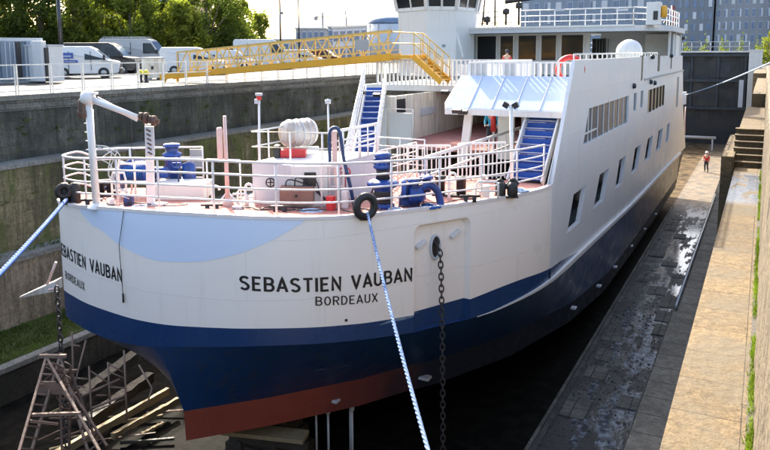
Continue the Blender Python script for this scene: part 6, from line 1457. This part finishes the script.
# platform and stair at the ship end
pe = g1_; pp = A(414, 57, d=30.5); b = MB(); b.bar(pe+sd*.45, pp+sd*.45, 1.0, .16); b.build('end_platform', 'yellow', t)
sb_ = A(441, 82, d=29.5); dz_ = sb_-pp
b = MB()
for sgn in (0, 1): b.bar(pp+sd*Wg*sgn, sb_+sd*Wg*sgn, .06, .26)
b.build('stringer', 'yellow', t); b = MB()
for i in range(7): a_ = lerp(pp, sb_, (i+.5)/7); b.bar(a_, a_+sd*Wg, .24, .03)
b.build('treads', 'yellow', t)
b = MB()
for sgn in (0, 1):
    o_ = sd*Wg*sgn
    for hgt in (.55, 1.0): b.tube([pe+o_+UP*hgt*1.08, pp+o_+UP*hgt, sb_+o_+UP*hgt], .028, 7)
    for i in range(5): a_ = lerp(pp, sb_, i/4)+o_; b.tube([a_, a_+UP*1.0], .024, 6)
b.build('stair_handrail', 'paleyellow', t)

# ================================================================== people (small in the view)
def person(label, base, h, face, joints, jacket, trousers, head, helm=None, local_scale=1):
    """one skinned body grown from a joint tree; clothing and helmet are its children"""
    t = thing('person', label, 'person', base, face, local=True); k = h/1.75
    def skin(name, J, E_, m, par, k2=1.0):
        me = bpy.data.meshes.new(name); me.from_pydata([Vector(J[j][:3])*k for j in J], [(list(J).index(a_), list(J).index(c_)) for a_, c_ in E_], []); o = bpy.data.objects.new(name, me); col.objects.link(o); o.parent = par
        BASE[o.name] = (0,0,0); sm = o.modifiers.new('skin', 'SKIN'); 
        for i, j in enumerate(J): rr_ = J[j][3]*k*k2; me.skin_vertices[0].data[i].radius = (rr_, rr_)
        me.skin_vertices[0].data[0].use_root = True; ss_ = o.modifiers.new('sub', 'SUBSURF'); ss_.levels = 1; ss_.render_levels = 2; me.materials.append(MT[m])
        for p in me.polygons: p.use_smooth = True
        return o
    J = joints; E_ = [('pel', 'wst'), ('wst', 'chs'), ('chs', 'nek'), ('nek', 'hd0'), ('hd0', 'hd1'), ('chs', 'shL'), ('shL', 'elL'), ('elL', 'wrL'), ('wrL', 'haL'), ('chs', 'shR'), ('shR', 'elR'), ('elR', 'wrR'), ('wrR', 'haR'),
        ('pel', 'hiL'), ('hiL', 'knL'), ('knL', 'anL'), ('anL', 'toL'), ('pel', 'hiR'), ('hiR', 'knR'), ('knR', 'anR'), ('anR', 'toR')]
    body = skin('body', J, E_, 'skin', t)
    Jt = {j: J[j] for j in ('wst', 'chs', 'shL', 'elL', 'wrL', 'shR', 'elR', 'wrR', 'pel')}; skin('jacket', Jt, [e for e in E_ if e[0] in Jt and e[1] in Jt], jacket, body, 1.18)
    Jl = {j: J[j] for j in ('pel', 'hiL', 'knL', 'anL', 'hiR', 'knR', 'anR')}; skin('trousers', Jl, [e for e in E_ if e[0] in Jl and e[1] in Jl], trousers, body, 1.2)
    for s_ in 'LR': Jb = {'an'+s_: J['an'+s_], 'to'+s_: J['to'+s_]}; skin('boot', Jb, [('an'+s_, 'to'+s_)], 'black', body, 1.3)
    hd = Vector(J['hd1'][:3])*k; hc_ = Vector(J['hd0'][:3])*k; b = MB(); ax = (hd-hc_).normalized()
    if helm: b.lathe([(.155*k, -.02), (.125*k, .0), (.118*k, .07), (.08*k, .125), (0, .145)], hc_+ax*.06*k, ax, 16); b.build('helmet', helm, body)
    else: b.lathe([(.09*k, -.06), (.108*k, .02), (.09*k, .09), (0, .13)], hc_+ax*.05*k, ax, 14); b.build('hair', 'darkcloth', body)
    fx = Vector((0, -1, 0)); b = MB(); b.lathe([(.012, 0), (.016, .03), (0, .05)], hc_+fx*.085*k, fx, 6)
    for e_ in (-.035, .035): b.lathe([(.012, 0), (0, .012)], hc_+Vector((e_*k, -.095*k, .03*k)), fx, 6)
    b.build('face', 'skin', body); return t
JS = {'pel': (0, 0, .95, .115), 'wst': (0, 0, 1.08, .115), 'chs': (0, -.01, 1.34, .135), 'nek': (0, 0, 1.49, .055), 'hd0': (0, -.01, 1.60, .085), 'hd1': (0, -.01, 1.70, .075),
      'shL': (-.17, 0, 1.40, .06), 'elL': (-.25, -.02, 1.14, .042), 'wrL': (-.22, -.20, .98, .032), 'haL': (-.21, -.27, .94, .03), 'shR': (.17, 0, 1.40, .06), 'elR': (.25, -.0, 1.13, .042), 'wrR': (.24, -.14, .93, .032), 'haR': (.24, -.19, .88, .03),
      'hiL': (-.09, 0, .88, .09), 'knL': (-.11, -.06, .50, .06), 'anL': (-.12, .02, .09, .045), 'toL': (-.13, -.14, .04, .035), 'hiR': (.09, 0, .88, .09), 'knR': (.12, -.04, .50, .06), 'anR': (.14, .06, .09, .045), 'toR': (.15, -.10, .04, .035)}
q = A(706, 172, Z=FZ); person('worker in a red jacket and white helmet walking on the dock floor', (q.x, q.y, FZ), 1.8, -.5, JS, 'redp', 'darkcloth', None, 'helmet')
q = A(491, 152, d=26); person('person in a teal top standing in the doorway beneath the canopy', (q.x, 24.6, DZ), 1.62, .2, JS, 'teal', 'darkcloth', None)
q = A(484, 145, d=24.5); b = MB(); b.lathe([(.09, 0), (.09, .5), (.05, .58), (.03, .6), (.03, .66), (0, .67)], (q.x, 24.0, DZ+.75), n=14); ex = b.build('fire_extinguisher', 'redp', base=(q.x, 24, DZ+.75)); tag(ex, 'red fire extinguisher mounted beside the doorway under the canopy', 'extinguisher')
b = MB(); b.box((q.x-.03, 24.02, DZ), (q.x+.03, 24.12, DZ+1.4)); b.build('bracket', 'white', ex)
# two heads behind the railing on the upper deck
q = A(507, 57, d=34); person('person in red seen behind the upper deck railing by the saloon windows', (q.x, q.y, UZ), 1.5, .1, JS, 'redp', 'darkcloth', None)
# ================================================================== smaller clutter on the foredeck
def coil(cx, cy, cz, R0, n, r_, m, parent=ship, name='rope_coil'):
    b = MB(); pts = []
    for i in range(n*18): a_ = i/18*2*math.pi; rr_ = R0*(1-.5*i/(n*18))+.02*math.sin(i*1.7); pts.append((cx+rr_*math.cos(a_), cy+rr_*math.sin(a_), cz+r_+(i/(n*18))*r_*1.5*(i // 18 % 2)))
    b.tube(pts, r_, 6); return b.build(name, m, parent)
for px, py, m_, R0 in ((310, 211, 'ropewhite', .26), (216, 213, 'ropeblue', .2), (140, 207, 'ropewhite', .24), (430, 206, 'ropeblue', .22), (395, 209, 'ropewhite', .16), (520, 190, 'ropewhite', .2)):
    q = D(px, py, -3.42); coil(q.x, q.y, q.z-.04, R0, 4, .022, m_)
r = random.Random(12)
# loose cables and hoses snaking on the deck
for px0, py0, px1, py1 in ((105, 205, 190, 206), (225, 212, 300, 209), (260, 210, 330, 212), (400, 207, 470, 200), (335, 212, 380, 211)):
    a_, c_ = D(px0, py0, -3.40), D(px1, py1, -3.40); pts = [lerp(a_, c_, k/6)+Vector((r.uniform(-.14, .14), r.uniform(-.14, .14), r.uniform(0, .05))) for k in range(7)]; b = MB(); b.tube(catmull(pts, 5), .014, 6); b.build('deck_hose', 'blacksteel', ship)
for px, py, w_, h_, m_ in ((238, 212, .22, .14, 'lgrey'), (331, 211, .18, .34, 'redp'), (345, 208, .14, .40, 'railpink'), (160, 208, .3, .12, 'lgrey'), (404, 203, .22, .2, 'blue'), (418, 200, .3, .28, 'blue'), (485, 197, .2, .3, 'white'), (129, 206, .2, .25, 'blue'), (111, 207, .16, .2, 'railwhite')):
    q = D(px, py, -3.46); b = MB(); b.box((-w_/2, -w_*.4, 0), (w_/2, w_*.4, h_), Matrix.Translation(q)@Matrix.Rotation(r.uniform(-.4, .6), 4, 'Z')); b.build('deck_box', m_, ship, bevel=.015)
for px, py, z_, R0, m_ in ((345, 204, .75, .13, 'redp'), (425, 201, .62, .12, 'blue'), (178, 197, .85, .12, 'blue'), (271, 206, .55, .1, 'blacksteel')):
    q = D(px, py)+UP*z_; b = MB(); b.torus(q, FW, R0, .016, 18, 6); b.bar(q-RT*R0, q+RT*R0, .02, .02); b.bar(q-UP*R0, q+UP*R0, .02, .02); b.tube([q, q+FW*.12, (q.x+FW.x*.12, q.y+FW.y*.12, DZ)], .02, 6); b.build('handwheel', m_, ship)
for px, py in ((92, 206), (212, 211), (280, 213), (470, 202)):
    q = D(px, py, -3.44); b = MB(); b.lathe([(.05, 0), (.05, .12)], q-RT*.1, n=10); b.lathe([(.05, 0), (.05, .12)], q+RT*.1, n=10); b.bar(q-RT*.24+UP*.14, q+RT*.24+UP*.14, .06, .05); b.build('cleat', 'blacksteel', ship)
# vertical pipe vents with gooseneck tops
for px, py, h_ in ((246, 206, .5), (333, 200, .9), (213, 206, .45), (449, 199, .62), (480, 196, .5)):
    q = D(px, py, -3.46); b = MB(); b.tube(catmull([q, q+UP*h_*.8, q+UP*h_+RT*.05, q+UP*h_*.97+RT*.14, q+UP*h_*.82+RT*.16], 5), .032, 8); b.build('gooseneck_vent', 'railwhite', ship)
# inner rails along the aft edge of the foredeck
rail('inner_railing', [(-10.9, 13.35, -3.5), (-11.7, 13.1, -3.5)], 1.0, 3, .7, 'railwhite', .018)
rail('inner_railing', [(-10.2, 18.85, -3.5), (-8.6, 18.85, -3.5)], 1.0, 4, .7, 'railwhite', .018)
rail('inner_railing', [tuple(q3+f_*2.3+Vector((0,0,0))), (q3.x+f_.x*2.3+.1, 18.2, -3.5)], 1.0, 4, .6, 'railpink', .018)
# aft deck outfit: benches and bins behind the upper railing
for i in range(5):
    x = -14.6+i*1.15; b = MB(); b.box((x, 30.2, UZ+.35), (x+.8, 30.6, UZ+.42)); b.box((x, 30.56, UZ+.42), (x+.8, 30.62, UZ+.85)); bn = b.build('bench', 'lgrey', ship, bevel=.01)
# stones, silt and rubble scattered on the dock floor (nobody could count it)
b = MB(); r = random.Random(44)
for i in range(2600):
    x = r.uniform(-4.9, -2.3); y = 8+r.random()*24; s_ = abs(r.gauss(0, .02))+.010; c = Vector((x, y, FZ+s_*.3)); a_ = r.uniform(0, 3)
    vs = [c+Vector((math.cos(a_+k*2.1)*s_*r.uniform(.6, 1.3), math.sin(a_+k*2.1)*s_*r.uniform(.6, 1.3), -s_*.3)) for k in range(3)]+[c+Vector((r.uniform(-.3, .3)*s_, r.uniform(-.3, .3)*s_, s_*.7))]
    b.add(vs, [(0,1,3), (1,2,3), (2,0,3)])
tag(b.build('rubble', 'altar_grey', base=(-4, 20, FZ)), 'small stones and rubble strewn over the wet dock floor', 'rubble', kind='stuff')
# worn slab edges standing slightly proud along the floor
r = random.Random(9)
for k in range(26):
    y = 9+k*1.55+r.uniform(-.3, .3); x = r.choice((-4.7, -4.0, -3.3))+r.uniform(-.1, .1); b = MB(); b.box((x, y, FZ-.02), (x+r.uniform(.5, .8), y+r.uniform(.6, 1.4), FZ+r.uniform(.012, .05)))
    o = b.build('floor_slab', 'altar_grey', base=(x, y, FZ), bevel=.02); tag(o, 'worn grey stone slab standing slightly proud of the wet dock floor', 'stone slab', 'worn slabs of the dock floor')
# roots and cracks: low tufts on the wall faces of the left side
b = MB(); r = random.Random(31)
for i in range(260):
    y0_ = r.uniform(8, 70); zz_ = r.choice((r.uniform(-6.5, -4.2), r.uniform(-3.4, -2.1))); xx = X2 if zz_ < -3.9 else X1; n_ = r.randint(6, 22); 
    for k in range(n_):
        p = Vector((xx+.0, y0_+r.gauss(0, .12), zz_+r.gauss(0, .05))); e_ = p+Vector((r.uniform(.04, .14), r.gauss(0, .06), r.uniform(-.10, .10))); sd_ = Vector((0, .018, .01)); b.add([p-sd_, p+sd_, e_], [(0,1,2)])
tag(b.build('wall_weeds', 'grass', base=(X1, 20, -3)), 'tufts of weeds growing out of the left dock walls', 'weeds', kind='stuff')
# extra hardware on the machinery: bolt rings and wound rope
def bolts(c, axis, R0, n, name_parent, m='blacksteel'):
    b = MB(); ax = Vector(axis).normalized(); a = ax.orthogonal().normalized(); e = ax.cross(a)
    for i in range(n): q = Vector(c)+(a*math.cos(2*math.pi*i/n)+e*math.sin(2*math.pi*i/n))*R0; b.lathe([(.014, -.01), (.014, .025)], q, ax, 6)
    return b.build('bolt_ring', m, name_parent)
bolts(wp_+UP*.58, UP, .32, 14, wl); bolts(wp_+UP*.08, UP, .225, 12, wl); bolts(g0+RT*.23+UP*.40, RT, .2, 12, wl); bolts(wq+UP*.45+RT*.34, RT, .24, 12, wn)
b = MB()
for k in range(9): b.torus(wq+UP*.45+RT*(-.22+k*.055), RT, .185, .028, 20, 6)
b.build('wound_rope', 'ropeblue', wn)
b = MB()
for k in range(4): b.torus(wp_+UP*(.16+k*.06), UP, .205, .026, 22, 6)
b.build('wound_rope', 'chain', wl)
for px0, px1 in ((372, 380), (405, 417), (330, 338)):
    a_, c_ = D(px0, 207), D(px1, 205); b = MB(); b.tube(catmull([a_+UP*.02, a_+UP*.35+FW*.1, c_+UP*.5, c_+UP*.3+RT*.1, c_+UP*.05+RT*.15], 6), .02, 6); b.build('hydraulic_hose', 'blacksteel', ship)
# bits of iron, planks and poles lying about by the trestles
r = random.Random(17)
for i in range(16):
    p = pz(r.uniform(20, 150), r.uniform(395, 452), -10.4); L_ = r.uniform(.5, 1.9); a_ = r.uniform(.2, 1.2); q = p+Vector((math.cos(a_)*L_, math.sin(a_)*L_, r.uniform(0, .3)))
    b = MB(); m_ = r.choice(('darkwood', 'rust', 'rustlight', 'wood')); b.bar(p, q, r.uniform(.03, .09), r.uniform(.02, .07)); tag(b.build('scrap_plank', m_, base=p), 'loose length of scrap timber or iron on the mud near the trestles', 'scrap', 'scrap lengths by the trestles')
